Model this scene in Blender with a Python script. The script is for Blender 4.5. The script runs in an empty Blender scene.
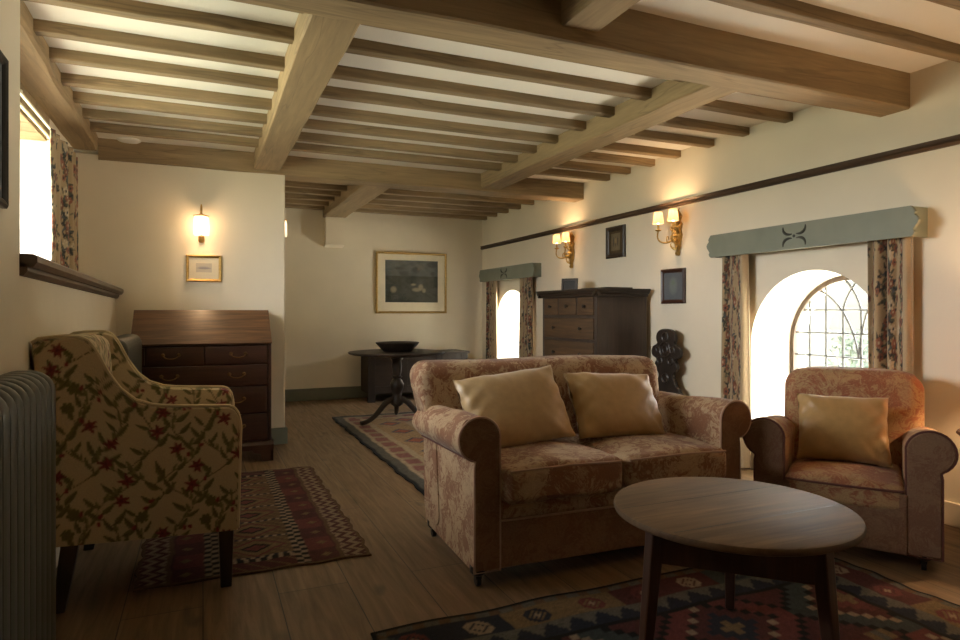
import bpy, bmesh, math, random
import numpy as np
from mathutils import Vector, Matrix
random.seed(7); rng = np.random.default_rng(7)
PI = math.pi
SC = bpy.context.scene
COL = SC.collection

# ------------------------------------------------------------------ camera, sky, exposure
EYE = 1.10
YAW = math.atan(277 / 640)
cd = bpy.data.cameras.new('camera'); cam = bpy.data.objects.new('camera', cd); COL.objects.link(cam)
cd.sensor_width = 36; cd.lens = 24; cd.shift_y = -8.5 / 960; cd.clip_start = 0.02
cam.location = (0, 0, EYE); cam.rotation_euler = (PI / 2, 0, -YAW)
SC.camera = cam

w = bpy.data.worlds.new('sky'); SC.world = w; w.use_nodes = True
SKY = 28.0
bg = w.node_tree.nodes['Background']
# bright overcast sky above the horizon, sunlit lawn and paving below it
_t = w.node_tree; _tc = _t.nodes.new('ShaderNodeTexCoord'); _sp = _t.nodes.new('ShaderNodeSeparateXYZ'); _rp = _t.nodes.new('ShaderNodeValToRGB')
_mr = _t.nodes.new('ShaderNodeMapRange'); _mr.inputs['From Min'].default_value = -1
_t.links.new(_tc.outputs['Generated'], _sp.inputs[0]); _t.links.new(_sp.outputs['Z'], _mr.inputs['Value']); _t.links.new(_mr.outputs[0], _rp.inputs[0])
_e = _rp.color_ramp.elements; _e[0].position = 0.47; _e[0].color = (1.42, 1.36, 1.10, 1); _e[1].position = 0.52; _e[1].color = (0.90, 0.96, 1.0, 1)
_r2 = _t.nodes.new('ShaderNodeValToRGB'); _t.links.new(_mr.outputs[0], _r2.inputs[0])
_f = _r2.color_ramp.elements; _f[0].position = 0.47; _f[0].color = (0.58, 0.60, 0.43, 1); _f[1].position = 0.52; _f[1].color = (1.08, 1.10, 1.10, 1)
_mx = _t.nodes.new('ShaderNodeMix'); _mx.data_type = 'RGBA'; _m2 = _t.nodes.new('ShaderNodeMapRange'); _m2.inputs['From Min'].default_value = -0.2; _m2.inputs['From Max'].default_value = 0.2
_t.links.new(_sp.outputs['X'], _m2.inputs['Value']); _t.links.new(_m2.outputs[0], _mx.inputs[0]); _t.links.new(_r2.outputs[0], _mx.inputs[6]); _t.links.new(_rp.outputs[0], _mx.inputs[7])
_t.links.new(_mx.outputs[2], bg.inputs[0]); bg.inputs[1].default_value = SKY

SC.view_settings.view_transform = 'Standard'; SC.view_settings.look = 'None'
SC.view_settings.gamma = 1; SC.view_settings.use_curve_mapping = False
SC.view_settings.exposure = 0.12
LAMP_WALL, LAMP_GLASS, LAMP_TABLE = 4.0, 28.0, 26.0
WARM = (1.0, 0.66, 0.36)

def portal(name, loc, rot, sx, sy):
    l = bpy.data.lights.new(name, 'AREA'); l.shape = 'RECTANGLE'; l.size = sx; l.size_y = sy
    l.cycles.is_portal = True
    o = bpy.data.objects.new(name, l); COL.objects.link(o); o.location = loc; o.rotation_euler = rot
    return o
portal('daylight_left', (-1.42, 3.62, 1.72), (0, -PI / 2, 0), 0.95, 2.1)
portal('daylight_right', (4.12, 2.88, 0.82), (0, PI / 2, 0), 1.2, 1.0)
portal('daylight_far', (4.12, 7.17, 0.82), (0, PI / 2, 0), 1.2, 1.0)

# ------------------------------------------------------------------ mesh helpers
def tag(o, label=None, cat=None, group=None, kind=None):
    if label: o['label'] = label
    if cat: o['category'] = cat
    if group: o['group'] = group
    if kind: o['kind'] = kind
    return o

def empty(name, loc, rz=0.0, label=None, cat=None, group=None, kind=None):
    o = bpy.data.objects.new(name, None); COL.objects.link(o)
    o.location = loc; o.rotation_euler = (0, 0, rz); o.empty_display_size = 0.1
    return tag(o, label, cat, group, kind)

class MB:
    """collects shapes, then links them as one mesh object"""
    def __init__(s): s.v = []; s.f = []
    def add(s, vs, fs):
        n = len(s.v); s.v += [tuple(p) for p in vs]; s.f += [tuple(i + n for i in f) for f in fs]; return s
    def box(s, x0, x1, y0, y1, z0, z1):
        vs = [(x, y, z) for z in (z0, z1) for y in (y0, y1) for x in (x0, x1)]
        return s.add(vs, [(0, 2, 3, 1), (4, 5, 7, 6), (0, 1, 5, 4), (2, 6, 7, 3), (0, 4, 6, 2), (1, 3, 7, 5)])
    def prism(s, pts, axis, a, b):
        """closed 2-D outline pushed along an axis from a to b; the outline is (y,z), (x,z) or (x,y)"""
        def P(p, t): return {'x': (t, p[0], p[1]), 'y': (p[0], t, p[1]), 'z': (p[0], p[1], t)}[axis]
        n = len(pts)
        vs = [P(p, a) for p in pts] + [P(p, b) for p in pts]
        fs = [tuple(range(n)), tuple(range(2 * n - 1, n - 1, -1))]
        fs += [(i, n + i, n + (i + 1) % n, (i + 1) % n) for i in range(n)]
        return s.add(vs, fs)
    def lathe(s, prof, c=(0, 0, 0), n=24):
        vs = []; fs = []
        for r, z in prof:
            for k in range(n):
                a = 2 * PI * k / n; vs.append((c[0] + r * math.cos(a), c[1] + r * math.sin(a), c[2] + z))
        m = len(prof)
        for i in range(m - 1):
            for k in range(n):
                fs.append((i * n + k, i * n + (k + 1) % n, (i + 1) * n + (k + 1) % n, (i + 1) * n + k))
        fs.append(tuple(range(n - 1, -1, -1))); fs.append(tuple(range((m - 1) * n, m * n)))
        return s.add(vs, fs)
    def tube(s, pts, r, n=8, closed=False):
        P = [Vector(p) for p in pts]; m = len(P)
        R = r if hasattr(r, '__len__') else [r] * m
        vs = []; fs = []; up = None
        for i in range(m):
            t = (P[(i + 1) % m] - P[i - 1]) if closed else (P[min(i + 1, m - 1)] - P[max(i - 1, 0)])
            t.normalize()
            if up is None:
                up = Vector((0, 0, 1)) if abs(t.z) < 0.9 else Vector((1, 0, 0))
            up = (up - t * up.dot(t)).normalized(); b = t.cross(up)
            for k in range(n):
                a = 2 * PI * k / n
                vs.append(P[i] + R[i] * (math.cos(a) * up + math.sin(a) * b))
        for i in range(m if closed else m - 1):
            j = (i + 1) % m
            for k in range(n):
                fs.append((i * n + k, i * n + (k + 1) % n, j * n + (k + 1) % n, j * n + k))
        if not closed:
            fs.append(tuple(range(n - 1, -1, -1))); fs.append(tuple(range((m - 1) * n, m * n)))
        return s.add(vs, fs)
    def rbox(s, x0, x1, y0, y1, z0, z1, r=0.03, n=4, fn=None, m=8):
        """soft-edged box with a dense grid; fn(x,y,z) reshapes it (given unit coordinates too)"""
        h = [(x1 - x0) / 2, (y1 - y0) / 2, (z1 - z0) / 2]; c = [(x0 + x1) / 2, (y0 + y1) / 2, (z0 + z1) / 2]
        r = min(r, *[q * 0.98 for q in h])
        G = []
        for q in h:
            e = [q - r + r * math.tan(PI / 4 * k / n) for k in range(n + 1)]
            mid = list(np.linspace(-(q - r), q - r, m + 1))
            G.append([-t for t in reversed(e)] + mid[1:-1] + e)
        vs = {}; out = []; fs = []
        def vert(p):
            key = tuple(round(t, 6) for t in p)
            if key not in vs:
                inn = [max(-(h[i] - r), min(h[i] - r, p[i])) for i in range(3)]
                d = Vector([p[i] - inn[i] for i in range(3)]); d.normalize()
                q = [inn[i] + r * d[i] for i in range(3)]
                w_ = [c[i] + q[i] for i in range(3)]
                if fn: w_ = fn(*w_, q[0] / h[0], q[1] / h[1], q[2] / h[2])
                vs[key] = len(out); out.append(tuple(w_))
            return vs[key]
        for ax in range(3):
            a, b = (ax + 1) % 3, (ax + 2) % 3
            for sg in (-1, 1):
                for i in range(len(G[a]) - 1):
                    for j in range(len(G[b]) - 1):
                        q = []
                        for (ii, jj) in ((i, j), (i + 1, j), (i + 1, j + 1), (i, j + 1)):
                            p = [0, 0, 0]; p[ax] = sg * h[ax]; p[a] = G[a][ii]; p[b] = G[b][jj]
                            q.append(vert(p))
                        fs.append(tuple(q if sg > 0 else q[::-1]))
        return s.add(out, fs)
    def grid(s, F, nu, nv):
        vs = [F(i / nu, j / nv) for j in range(nv + 1) for i in range(nu + 1)]
        fs = [(j * (nu + 1) + i, j * (nu + 1) + i + 1, (j + 1) * (nu + 1) + i + 1, (j + 1) * (nu + 1) + i)
              for j in range(nv) for i in range(nu)]
        return s.add(vs, fs)
    def build(s, name, mat, parent=None, world=False, smooth=35, bevel=0, fix=True):
        off = parent.location if (world and parent is not None) else Vector((0, 0, 0))
        me = bpy.data.meshes.new(name)
        me.from_pydata([(p[0] - off[0], p[1] - off[1], p[2] - off[2]) for p in s.v], [], s.f)
        if fix:
            bm = bmesh.new(); bm.from_mesh(me); bmesh.ops.recalc_face_normals(bm, faces=bm.faces); bm.to_mesh(me); bm.free()
        me.materials.append(mat)
        if smooth:
            me.polygons.foreach_set('use_smooth', [True] * len(me.polygons))
            me.set_sharp_from_angle(angle=math.radians(smooth))
        o = bpy.data.objects.new(name, me); COL.objects.link(o)
        if parent is not None: o.parent = parent
        if bevel:
            b = o.modifiers.new('edge', 'BEVEL'); b.width = bevel; b.segments = 2; b.limit_method = 'ANGLE'; b.angle_limit = 0.7
        return o

def copy_tree(o, parent=None):
    c = o.copy(); COL.objects.link(c)
    if parent is not None: c.parent = parent
    for ch in list(o.children): copy_tree(ch, c)
    return c

def colour(o, cols, name='print'):
    a = o.data.color_attributes.new(name, 'FLOAT_COLOR', 'POINT')
    arr = np.ones((len(cols), 4), dtype=np.float32); arr[:, :3] = cols
    a.data.foreach_set('color', arr.ravel())

def arc(cx, cy, r, a0, a1, n):
    return [(cx + r * math.cos(math.radians(a0 + (a1 - a0) * k / n)), cy + r * math.sin(math.radians(a0 + (a1 - a0) * k / n))) for k in range(n + 1)]

def bez(p0, p1, p2, p3, n=12):
    o = []
    for k in range(n + 1):
        t = k / n; u = 1 - t
        o.append(tuple(u**3 * a + 3 * u * u * t * b + 3 * u * t * t * c + t**3 * d for a, b, c, d in zip(p0, p1, p2, p3)))
    return o

# ------------------------------------------------------------------ materials
def nt(name):
    m = bpy.data.materials.new(name); m.use_nodes = True
    t = m.node_tree; b = t.nodes['Principled BSDF']
    return m, t, b
def N(t, kind, **kw):
    n = t.nodes.new(kind)
    for k, v in kw.items(): setattr(n, k, v)
    return n
def rgba(c): return (c[0], c[1], c[2], 1)
def ramp(t, fac, stops):
    r = N(t, 'ShaderNodeValToRGB'); e = r.color_ramp.elements
    while len(e) < len(stops): e.new(0.5)
    for q, (p, c) in zip(e, stops): q.position = p; q.color = rgba(c)
    t.links.new(fac, r.inputs[0]); return r
def coords(t, scale=(1, 1, 1), rot=(0, 0, 0), rand=True):
    tc = N(t, 'ShaderNodeTexCoord'); mp = N(t, 'ShaderNodeMapping')
    mp.inputs['Scale'].default_value = scale; mp.inputs['Rotation'].default_value = rot
    if rand:
        oi = N(t, 'ShaderNodeObjectInfo'); ml = N(t, 'ShaderNodeMath', operation='MULTIPLY'); ml.inputs[1].default_value = 37.0
        t.links.new(oi.outputs['Random'], ml.inputs[0])
        ad = N(t, 'ShaderNodeVectorMath', operation='ADD')
        t.links.new(tc.outputs['Object'], ad.inputs[0]); t.links.new(ml.outputs[0], ad.inputs[1])
        t.links.new(ad.outputs[0], mp.inputs['Vector'])
    else:
        t.links.new(tc.outputs['Object'], mp.inputs['Vector'])
    return mp.outputs[0]
def noise(t, vec, scale, detail=4, rough=0.55, dist=0.0):
    n = N(t, 'ShaderNodeTexNoise'); n.inputs['Scale'].default_value = scale; n.inputs['Detail'].default_value = detail
    n.inputs['Roughness'].default_value = rough; n.inputs['Distortion'].default_value = dist
    t.links.new(vec, n.inputs['Vector']); return n.outputs[0]
def mix(t, fac, a, b, mode='MIX'):
    m = N(t, 'ShaderNodeMix', data_type='RGBA', blend_type=mode)
    for s_, q in ((m.inputs[0], fac), (m.inputs[6], a), (m.inputs[7], b)):
        if isinstance(q, (int, float)): s_.default_value = q
        elif isinstance(q, tuple): s_.default_value = rgba(q)
        else: t.links.new(q, s_)
    return m.outputs[2]
def bump(t, b, h, strength=0.2, dist=0.01):
    n = N(t, 'ShaderNodeBump'); n.inputs['Strength'].default_value = strength; n.inputs['Distance'].default_value = dist
    t.links.new(h, n.inputs['Height']); t.links.new(n.outputs[0], b.inputs['Normal'])
def mul(c, k): return tuple(min(1, q * k) for q in c)

def plain(name, c, rough=0.6, metal=0.0, var=0.12, scale=14, bmp=0.0, sheen=0.0, coat=0.0):
    m, t, b = nt(name)
    f = noise(t, coords(t), scale)
    r = ramp(t, f, [(0.3, mul(c, 1 - var)), (0.7, mul(c, 1 + var))])
    t.links.new(r.outputs[0], b.inputs['Base Color'])
    b.inputs['Roughness'].default_value = rough; b.inputs['Metallic'].default_value = metal
    b.inputs['Sheen Weight'].default_value = sheen; b.inputs['Coat Weight'].default_value = coat
    if bmp: bump(t, b, noise(t, coords(t), scale * 6), bmp, 0.004)
    return m
def wood(name, c, axis='x', rough=0.6, contrast=0.35, s=1.0, crack=0.0, coat=0.0, blotch=0.25):
    m, t, b = nt(name)
    sc = {'x': (1.2, 16, 16), 'y': (16, 1.2, 16), 'z': (16, 16, 1.2)}[axis]
    v = coords(t, tuple(q * s for q in sc))
    g = noise(t, v, 2.2, 7, 0.62, 0.6)
    r = ramp(t, g, [(0.28, mul(c, 1 - contrast)), (0.55, c), (0.75, mul(c, 1 + contrast))])
    big = noise(t, coords(t, tuple(q / 6 for q in sc)), 2.0, 3)
    r2 = ramp(t, big, [(0.3, (1 - blotch,) * 3), (0.7, (1 + blotch * 0.4,) * 3)])
    out = mix(t, 1.0, r.outputs[0], r2.outputs[0], 'MULTIPLY')
    if crack:
        cv = coords(t, {'x': (0.35, 5, 5), 'y': (5, 0.35, 5), 'z': (5, 5, 0.35)}[axis])
        k = noise(t, cv, 1.6, 3, 0.5, 0.3)
        kr = ramp(t, k, [(0.485, (0, 0, 0)), (0.5, (1, 1, 1)), (0.515, (0, 0, 0))])
        kk = N(t, 'ShaderNodeMath', operation='MULTIPLY'); kk.inputs[1].default_value = crack
        t.links.new(kr.outputs[0], kk.inputs[0])
        out = mix(t, kk.outputs[0], out, mul(c, 0.25))
    t.links.new(out, b.inputs['Base Color'])
    b.inputs['Roughness'].default_value = rough; b.inputs['Coat Weight'].default_value = coat; b.inputs['Coat Roughness'].default_value = 0.25
    bump(t, b, g, 0.25, 0.004)
    return m
def damask(name, a, c, red=0.5):
    m, t, b = nt(name)
    v = coords(t, rand=False)
    wv = N(t, 'ShaderNodeTexVoronoi', feature='SMOOTH_F1'); wv.inputs['Scale'].default_value = 9.0
    dn = N(t, 'ShaderNodeTexNoise'); dn.inputs['Scale'].default_value = 7; dn.inputs['Detail'].default_value = 3; dn.inputs['Distortion'].default_value = 1.2
    t.links.new(v, dn.inputs['Vector'])
    ad = N(t, 'ShaderNodeVectorMath', operation='MULTIPLY_ADD'); ad.inputs[1].default_value = (0.22, 0.22, 0.22)
    t.links.new(dn.outputs[1], ad.inputs[0]); t.links.new(v, ad.inputs[2])
    t.links.new(ad.outputs[0], wv.inputs['Vector'])
    f2 = noise(t, ad.outputs[0], 22, 3, 0.6, 1.5)
    sm = N(t, 'ShaderNodeMath', operation='MULTIPLY_ADD'); sm.inputs[1].default_value = 0.55
    t.links.new(wv.outputs['Distance'], sm.inputs[0]); t.links.new(f2, sm.inputs[2])
    r = ramp(t, sm.outputs[0], [(0.66, a), (0.74, mul(tuple((x + y) / 2 for x, y in zip(a, c)), 1.0)), (0.82, c)])
    wear = noise(t, v, 3.0, 3)
    wr = ramp(t, wear, [(0.35, (0.0,) * 3), (0.7, (red,) * 3)])
    out = mix(t, wr.outputs[0], r.outputs[0], mul(c, 0.9))
    fine = noise(t, v, 160, 2)
    fr = ramp(t, fine, [(0.3, (0.85,) * 3), (0.7, (1.1,) * 3)])
    out = mix(t, 1.0, out, fr.outputs[0], 'MULTIPLY')
    t.links.new(out, b.inputs['Base Color']); b.inputs['Roughness'].default_value = 0.85
    b.inputs['Sheen Weight'].default_value = 0.10; b.inputs['Specular IOR Level'].default_value = 0.25; b.inputs['Sheen Roughness'].default_value = 0.5
    bump(t, b, fine, 0.15, 0.003)
    return m
def printed(name, rough=0.85, weave=300, sheen=0.1, var=0.1):
    m, t, b = nt(name)
    at = N(t, 'ShaderNodeVertexColor', layer_name='print')
    fine = noise(t, coords(t, rand=False), weave, 2)
    fr = ramp(t, fine, [(0.3, (1 - var,) * 3), (0.7, (1 + var,) * 3)])
    t.links.new(mix(t, 1.0, at.outputs[0], fr.outputs[0], 'MULTIPLY'), b.inputs['Base Color'])
    b.inputs['Roughness'].default_value = rough; b.inputs['Sheen Weight'].default_value = sheen; b.inputs['Specular IOR Level'].default_value = 0.2
    bump(t, b, fine, 0.12, 0.002)
    return m
def plaster(name, c, var=0.05):
    m, t, b = nt(name)
    v = coords(t, rand=False)
    r = ramp(t, noise(t, v, 1.3, 4), [(0.3, mul(c, 1 - var)), (0.7, mul(c, 1 + var))])
    t.links.new(r.outputs[0], b.inputs['Base Color']); b.inputs['Roughness'].default_value = 0.9
    bump(t, b, noise(t, v, 7, 5), 0.25, 0.012)
    return m
def glass(name, tint=(1, 1, 1)):
    m = bpy.data.materials.new(name); m.use_nodes = True; t = m.node_tree
    for n in list(t.nodes): t.nodes.remove(n)
    o = N(t, 'ShaderNodeOutputMaterial'); tr = N(t, 'ShaderNodeBsdfTransparent'); gl = N(t, 'ShaderNodeBsdfGlossy')
    lw = N(t, 'ShaderNodeLayerWeight'); pw = N(t, 'ShaderNodeMath', operation='POWER'); pw.inputs[1].default_value = 5
    t.links.new(lw.outputs['Facing'], pw.inputs[0]); fr = N(t, 'ShaderNodeMath', operation='MULTIPLY_ADD'); fr.inputs[1].default_value = 0.85; fr.inputs[2].default_value = 0.04
    t.links.new(pw.outputs[0], fr.inputs[0]); mx = N(t, 'ShaderNodeMixShader')
    tr.inputs[0].default_value = rgba(tint); gl.inputs['Roughness'].default_value = 0.03
    nz = noise(t, coords(t), 9, 2); bp = N(t, 'ShaderNodeBump'); bp.inputs['Strength'].default_value = 0.08
    t.links.new(nz, bp.inputs['Height']); t.links.new(bp.outputs[0], gl.inputs['Normal'])
    t.links.new(fr.outputs[0], mx.inputs[0]); t.links.new(tr.outputs[0], mx.inputs[1]); t.links.new(gl.outputs[0], mx.inputs[2])
    t.links.new(mx.outputs[0], o.inputs[0]); return m
def shade_cloth(name, c, glow, k, clear=0.0):
    m = bpy.data.materials.new(name); m.use_nodes = True; t = m.node_tree; t.nodes.remove(t.nodes['Principled BSDF']); o = t.nodes['Material Output']
    d = N(t, 'ShaderNodeBsdfDiffuse'); tr = N(t, 'ShaderNodeBsdfTranslucent'); mx = N(t, 'ShaderNodeMixShader'); mx.inputs[0].default_value = 0.6
    r = ramp(t, noise(t, coords(t), 60, 2), [(0.3, mul(c, 0.93)), (0.7, c)])
    t.links.new(r.outputs[0], d.inputs[0]); t.links.new(r.outputs[0], tr.inputs[0]); t.links.new(d.outputs[0], mx.inputs[1]); t.links.new(tr.outputs[0], mx.inputs[2])
    if clear:
        m2 = N(t, 'ShaderNodeMixShader'); m2.inputs[0].default_value = clear; tp = N(t, 'ShaderNodeBsdfTransparent')
        t.links.new(mx.outputs[0], m2.inputs[1]); t.links.new(tp.outputs[0], m2.inputs[2]); mx = m2
    e = N(t, 'ShaderNodeEmission'); e.inputs[0].default_value = rgba(glow); e.inputs[1].default_value = k
    ad = N(t, 'ShaderNodeAddShader'); t.links.new(mx.outputs[0], ad.inputs[0]); t.links.new(e.outputs[0], ad.inputs[1]); t.links.new(ad.outputs[0], o.inputs[0]); return m
def shade_mat(name, c, glow, k):
    m, t, b = nt(name)
    r = ramp(t, noise(t, coords(t), 40, 2), [(0.3, mul(c, 0.95)), (0.7, c)])
    t.links.new(r.outputs[0], b.inputs['Base Color']); b.inputs['Roughness'].default_value = 0.8
    b.inputs['Emission Color'].default_value = rgba(glow); b.inputs['Emission Strength'].default_value = k
    return m

M = {}
M['plaster'] = plaster('cream_plaster', (0.77, 0.69, 0.545))
M['ceil'] = plaster('ceiling_plaster', (0.80, 0.76, 0.68))
M['reveal'] = plaster('white_reveal', (0.85, 0.80, 0.70))
OAK = (0.325, 0.228, 0.120)
M['oak_x'] = wood('oak_beam_across', OAK, 'x', 0.75, 0.25, 1, 0.35)
M['oak_y'] = wood('oak_beam_along', OAK, 'y', 0.75, 0.25, 1, 0.35)
M['joist'] = wood('oak_joist', mul(OAK, 0.85), 'x', 0.75, 0.3, 1, 0.5)
M['rail'] = wood('dark_rail', (0.07, 0.04, 0.022), 'y', 0.5)
M['sill'] = wood('sill_wood', (0.13, 0.08, 0.05), 'y', 0.45)
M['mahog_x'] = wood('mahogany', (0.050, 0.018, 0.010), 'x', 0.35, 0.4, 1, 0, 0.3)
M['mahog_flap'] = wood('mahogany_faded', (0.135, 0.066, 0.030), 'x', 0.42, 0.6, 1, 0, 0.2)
M['dark_z'] = wood('dark_oak_upright', (0.030, 0.019, 0.012), 'z', 0.45, 0.4)
M['dark_x'] = wood('dark_oak', (0.034, 0.021, 0.013), 'x', 0.5, 0.4)
M['dark_y'] = wood('dark_oak_side', (0.035, 0.022, 0.014), 'y', 0.42, 0.4)
M['chest'] = wood('walnut_drawer', (0.095, 0.050, 0.020), 'y', 0.7, 0.45, 1, 0, 0.0)
M['chest_side'] = wood('walnut_side', (0.060, 0.042, 0.032), 'z', 0.45, 0.3)
M['table'] = wood('worn_oak_top', (0.175, 0.102, 0.050), 'x', 0.60, 0.5, 0.8, 0.3, 0.0)
M['table_leg'] = wood('worn_oak_leg', (0.070, 0.032, 0.020), 'z', 0.45, 0.35)
M['green'] = plain('grey_green_paint', (0.19, 0.205, 0.165), 0.55, 0, 0.08, 6)
M['pelmet'] = plain('sage_paint', (0.215, 0.228, 0.172), 0.6, 0, 0.10, 5)
M['carve'] = plain('dark_carving', (0.045, 0.045, 0.035), 0.8)
M['skirt'] = plain('skirting_paint', (0.16, 0.165, 0.125), 0.5, 0, 0.08, 6)
M['radiator'] = plain('radiator_paint', (0.060, 0.062, 0.048), 0.4, 0, 0.06, 8)
M['pull'] = plain('dull_brass_pull', (0.20, 0.115, 0.045), 0.5, 0.8, 0.25, 30)
M['brass'] = plain('aged_brass', (0.62, 0.38, 0.12), 0.35, 1.0, 0.25, 30)
M['gilt'] = plain('gilt', (0.45, 0.29, 0.09), 0.42, 0.7, 0.25, 60)
M['iron'] = plain('blackened_metal', (0.02, 0.018, 0.016), 0.4, 0.5)
M['lead'] = plain('lead_came', (0.10, 0.10, 0.10), 0.6, 0.3)
M['winframe'] = plain('window_frame_wood', (0.075, 0.045, 0.025), 0.7, 0, 0.12)
M['white'] = plain('white_plastic', (0.75, 0.74, 0.70), 0.4, 0, 0.03)
M['silk'] = plain('gold_silk', (0.44, 0.295, 0.135), 0.42, 0, 0.08, 30, 0.08, 0.35)
M['silk_b'] = plain('amber_silk', (0.40, 0.24, 0.085), 0.42, 0, 0.08, 30, 0.08, 0.35)
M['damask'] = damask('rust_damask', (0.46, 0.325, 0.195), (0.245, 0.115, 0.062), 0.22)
M['shaded_fab'] = damask('shaded_upholstery', (0.235, 0.135, 0.078), (0.19, 0.095, 0.055), 0.3)  # sofa and chair fabric darkened, shade of fronts turned from the windows
M['chair_fab'] = damask('rust_chenille', (0.39, 0.25, 0.125), (0.28, 0.11, 0.058), 0.25)
M['pipe'] = plain('piping', (0.42, 0.27, 0.19), 0.8)
M['pipe_dark'] = plain('dark_piping', (0.11, 0.035, 0.025), 0.8)
M['pipe_cream'] = plain('cream_piping', (0.60, 0.48, 0.29), 0.85)
M['floral'] = printed('floral_linen')
M['curtain'] = printed('floral_curtain', 0.9, 260, 0.15)
M['lining'] = plain('curtain_lining', (0.55, 0.42, 0.26), 0.9)
M['wool'] = printed('kilim_wool', 0.97, 220, 0.0, 0.22)
M['print'] = printed('art_print', 0.5, 400, 0, 0.05)
M['mount'] = plain('mount_card', (0.80, 0.72, 0.55), 0.9, 0, 0.03)
M['glass'] = glass('window_glass')
M['lampglass'] = shade_cloth('frosted_ribbed_glass', (0.92, 0.88, 0.80), (1.0, 0.80, 0.55), 0.2, 0.6)
M['shade'] = shade_cloth('silk_shade', (0.85, 0.72, 0.55), (1.0, 0.62, 0.30), 0.12)
M['bulb'] = shade_mat('bulb', (0.9, 0.8, 0.6), (1.0, 0.76, 0.48), 8.0)
M['tableshade'] = shade_cloth('parchment_shade', (0.75, 0.55, 0.35), (1.0, 0.6, 0.28), 0.2)

def floor_mat():
    m, t, b = nt('oak_floor')
    v = coords(t, rot=(0, 0, PI / 2), rand=False)
    br = N(t, 'ShaderNodeTexBrick'); br.offset = 0.37; br.inputs['Scale'].default_value = 1.0
    br.inputs['Brick Width'].default_value = 2.6; br.inputs['Row Height'].default_value = 0.27
    br.inputs['Mortar Size'].default_value = 0.0022; br.inputs['Mortar Smooth'].default_value = 0.2
    br.inputs['Color1'].default_value = (0.170, 0.100, 0.048, 1); br.inputs['Color2'].default_value = (0.215, 0.132, 0.066, 1)
    br.inputs['Mortar'].default_value = (0.03, 0.018, 0.01, 1)
    t.links.new(v, br.inputs['Vector'])
    g = noise(t, coords(t, (18, 1.3, 18), rand=False), 1.8, 7, 0.6, 0.8)
    gr = ramp(t, g, [(0.3, (0.62,) * 3), (0.7, (1.18,) * 3)])
    k = noise(t, coords(t, (5, 2.6, 5), rand=False), 1.3, 2)
    kr = ramp(t, k, [(0.27, (0.5,) * 3), (0.36, (1.0,) * 3)])
    out = mix(t, 1.0, mix(t, 1.0, br.outputs[0], gr.outputs[0], 'MULTIPLY'), kr.outputs[0], 'MULTIPLY')
    t.links.new(out, b.inputs['Base Color'])
    rr = ramp(t, g, [(0.3, (0.52,) * 3), (0.7, (0.38,) * 3)]); t.links.new(rr.outputs[0], b.inputs['Roughness'])
    bump(t, b, br.outputs['Fac'], -0.4, 0.004)
    return m
M['floor'] = floor_mat()
def stone_mat():
    m, t, b = nt('pale_rubble_stone')
    v = coords(t, rot=(PI / 2, 0, PI / 2), rand=False)
    br = N(t, 'ShaderNodeTexBrick'); br.inputs['Scale'].default_value = 1; br.inputs['Brick Width'].default_value = 0.42; br.inputs['Row Height'].default_value = 0.15
    br.inputs['Mortar Size'].default_value = 0.014
    br.inputs['Color1'].default_value = (0.040, 0.038, 0.034, 1); br.inputs['Color2'].default_value = (0.030, 0.029, 0.026, 1); br.inputs['Mortar'].default_value = (0.018, 0.0175, 0.017, 1)
    d = noise(t, v, 4, 2)
    ad = N(t, 'ShaderNodeVectorMath', operation='ADD'); t.links.new(v, ad.inputs[0])
    sc = N(t, 'ShaderNodeMath', operation='MULTIPLY'); sc.inputs[1].default_value = 0.12; t.links.new(d, sc.inputs[0]); t.links.new(sc.outputs[0], ad.inputs[1])
    t.links.new(ad.outputs[0], br.inputs['Vector']); t.links.new(br.outputs[0], b.inputs['Base Color']); b.inputs['Roughness'].default_value = 0.95
    return m
M['stone'] = stone_mat()
M['lawn'] = plain('lawn_grass', (0.16, 0.24, 0.07), 0.95, 0, 0.3, 5)
M['leaf'] = plain('shrub_leaf', (0.014, 0.024, 0.009), 0.7, 0, 0.4, 20)

# ------------------------------------------------------------------ structure: floor, walls, ceiling
ZC = 2.40           # ceiling plaster
XR, YF, YP = 3.54, 8.10, 5.54
YB = -1.6           # wall behind the camera
def struct(mb, name, mat, label=None, **kw):
    o = mb.build(name, mat, **kw); o['kind'] = 'structure'
    if label: o['label'] = label
    return o
struct(MB().box(-1.6, 4.05, YB - 0.1, YF + 0.3, -0.12, 0.0), 'floor', M['floor'], 'wide oak floorboards running the length of the room', smooth=0)
struct(MB().box(-1.6, 4.05, YB - 0.1, YF + 0.3, ZC, ZC + 0.12), 'ceiling', M['ceil'], 'white plaster ceiling between the oak joists', smooth=0)
struct(MB().box(-1.6, 4.05, YF, YF + 0.25, 0.0, ZC), 'wall_far', M['plaster'], 'cream plaster wall at the far end of the room', smooth=0)
struct(MB().box(-1.6, 4.05, YB - 0.1, YB, 0.0, ZC), 'wall_back', M['plaster'], 'cream plaster wall behind the viewer', smooth=0)

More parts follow.
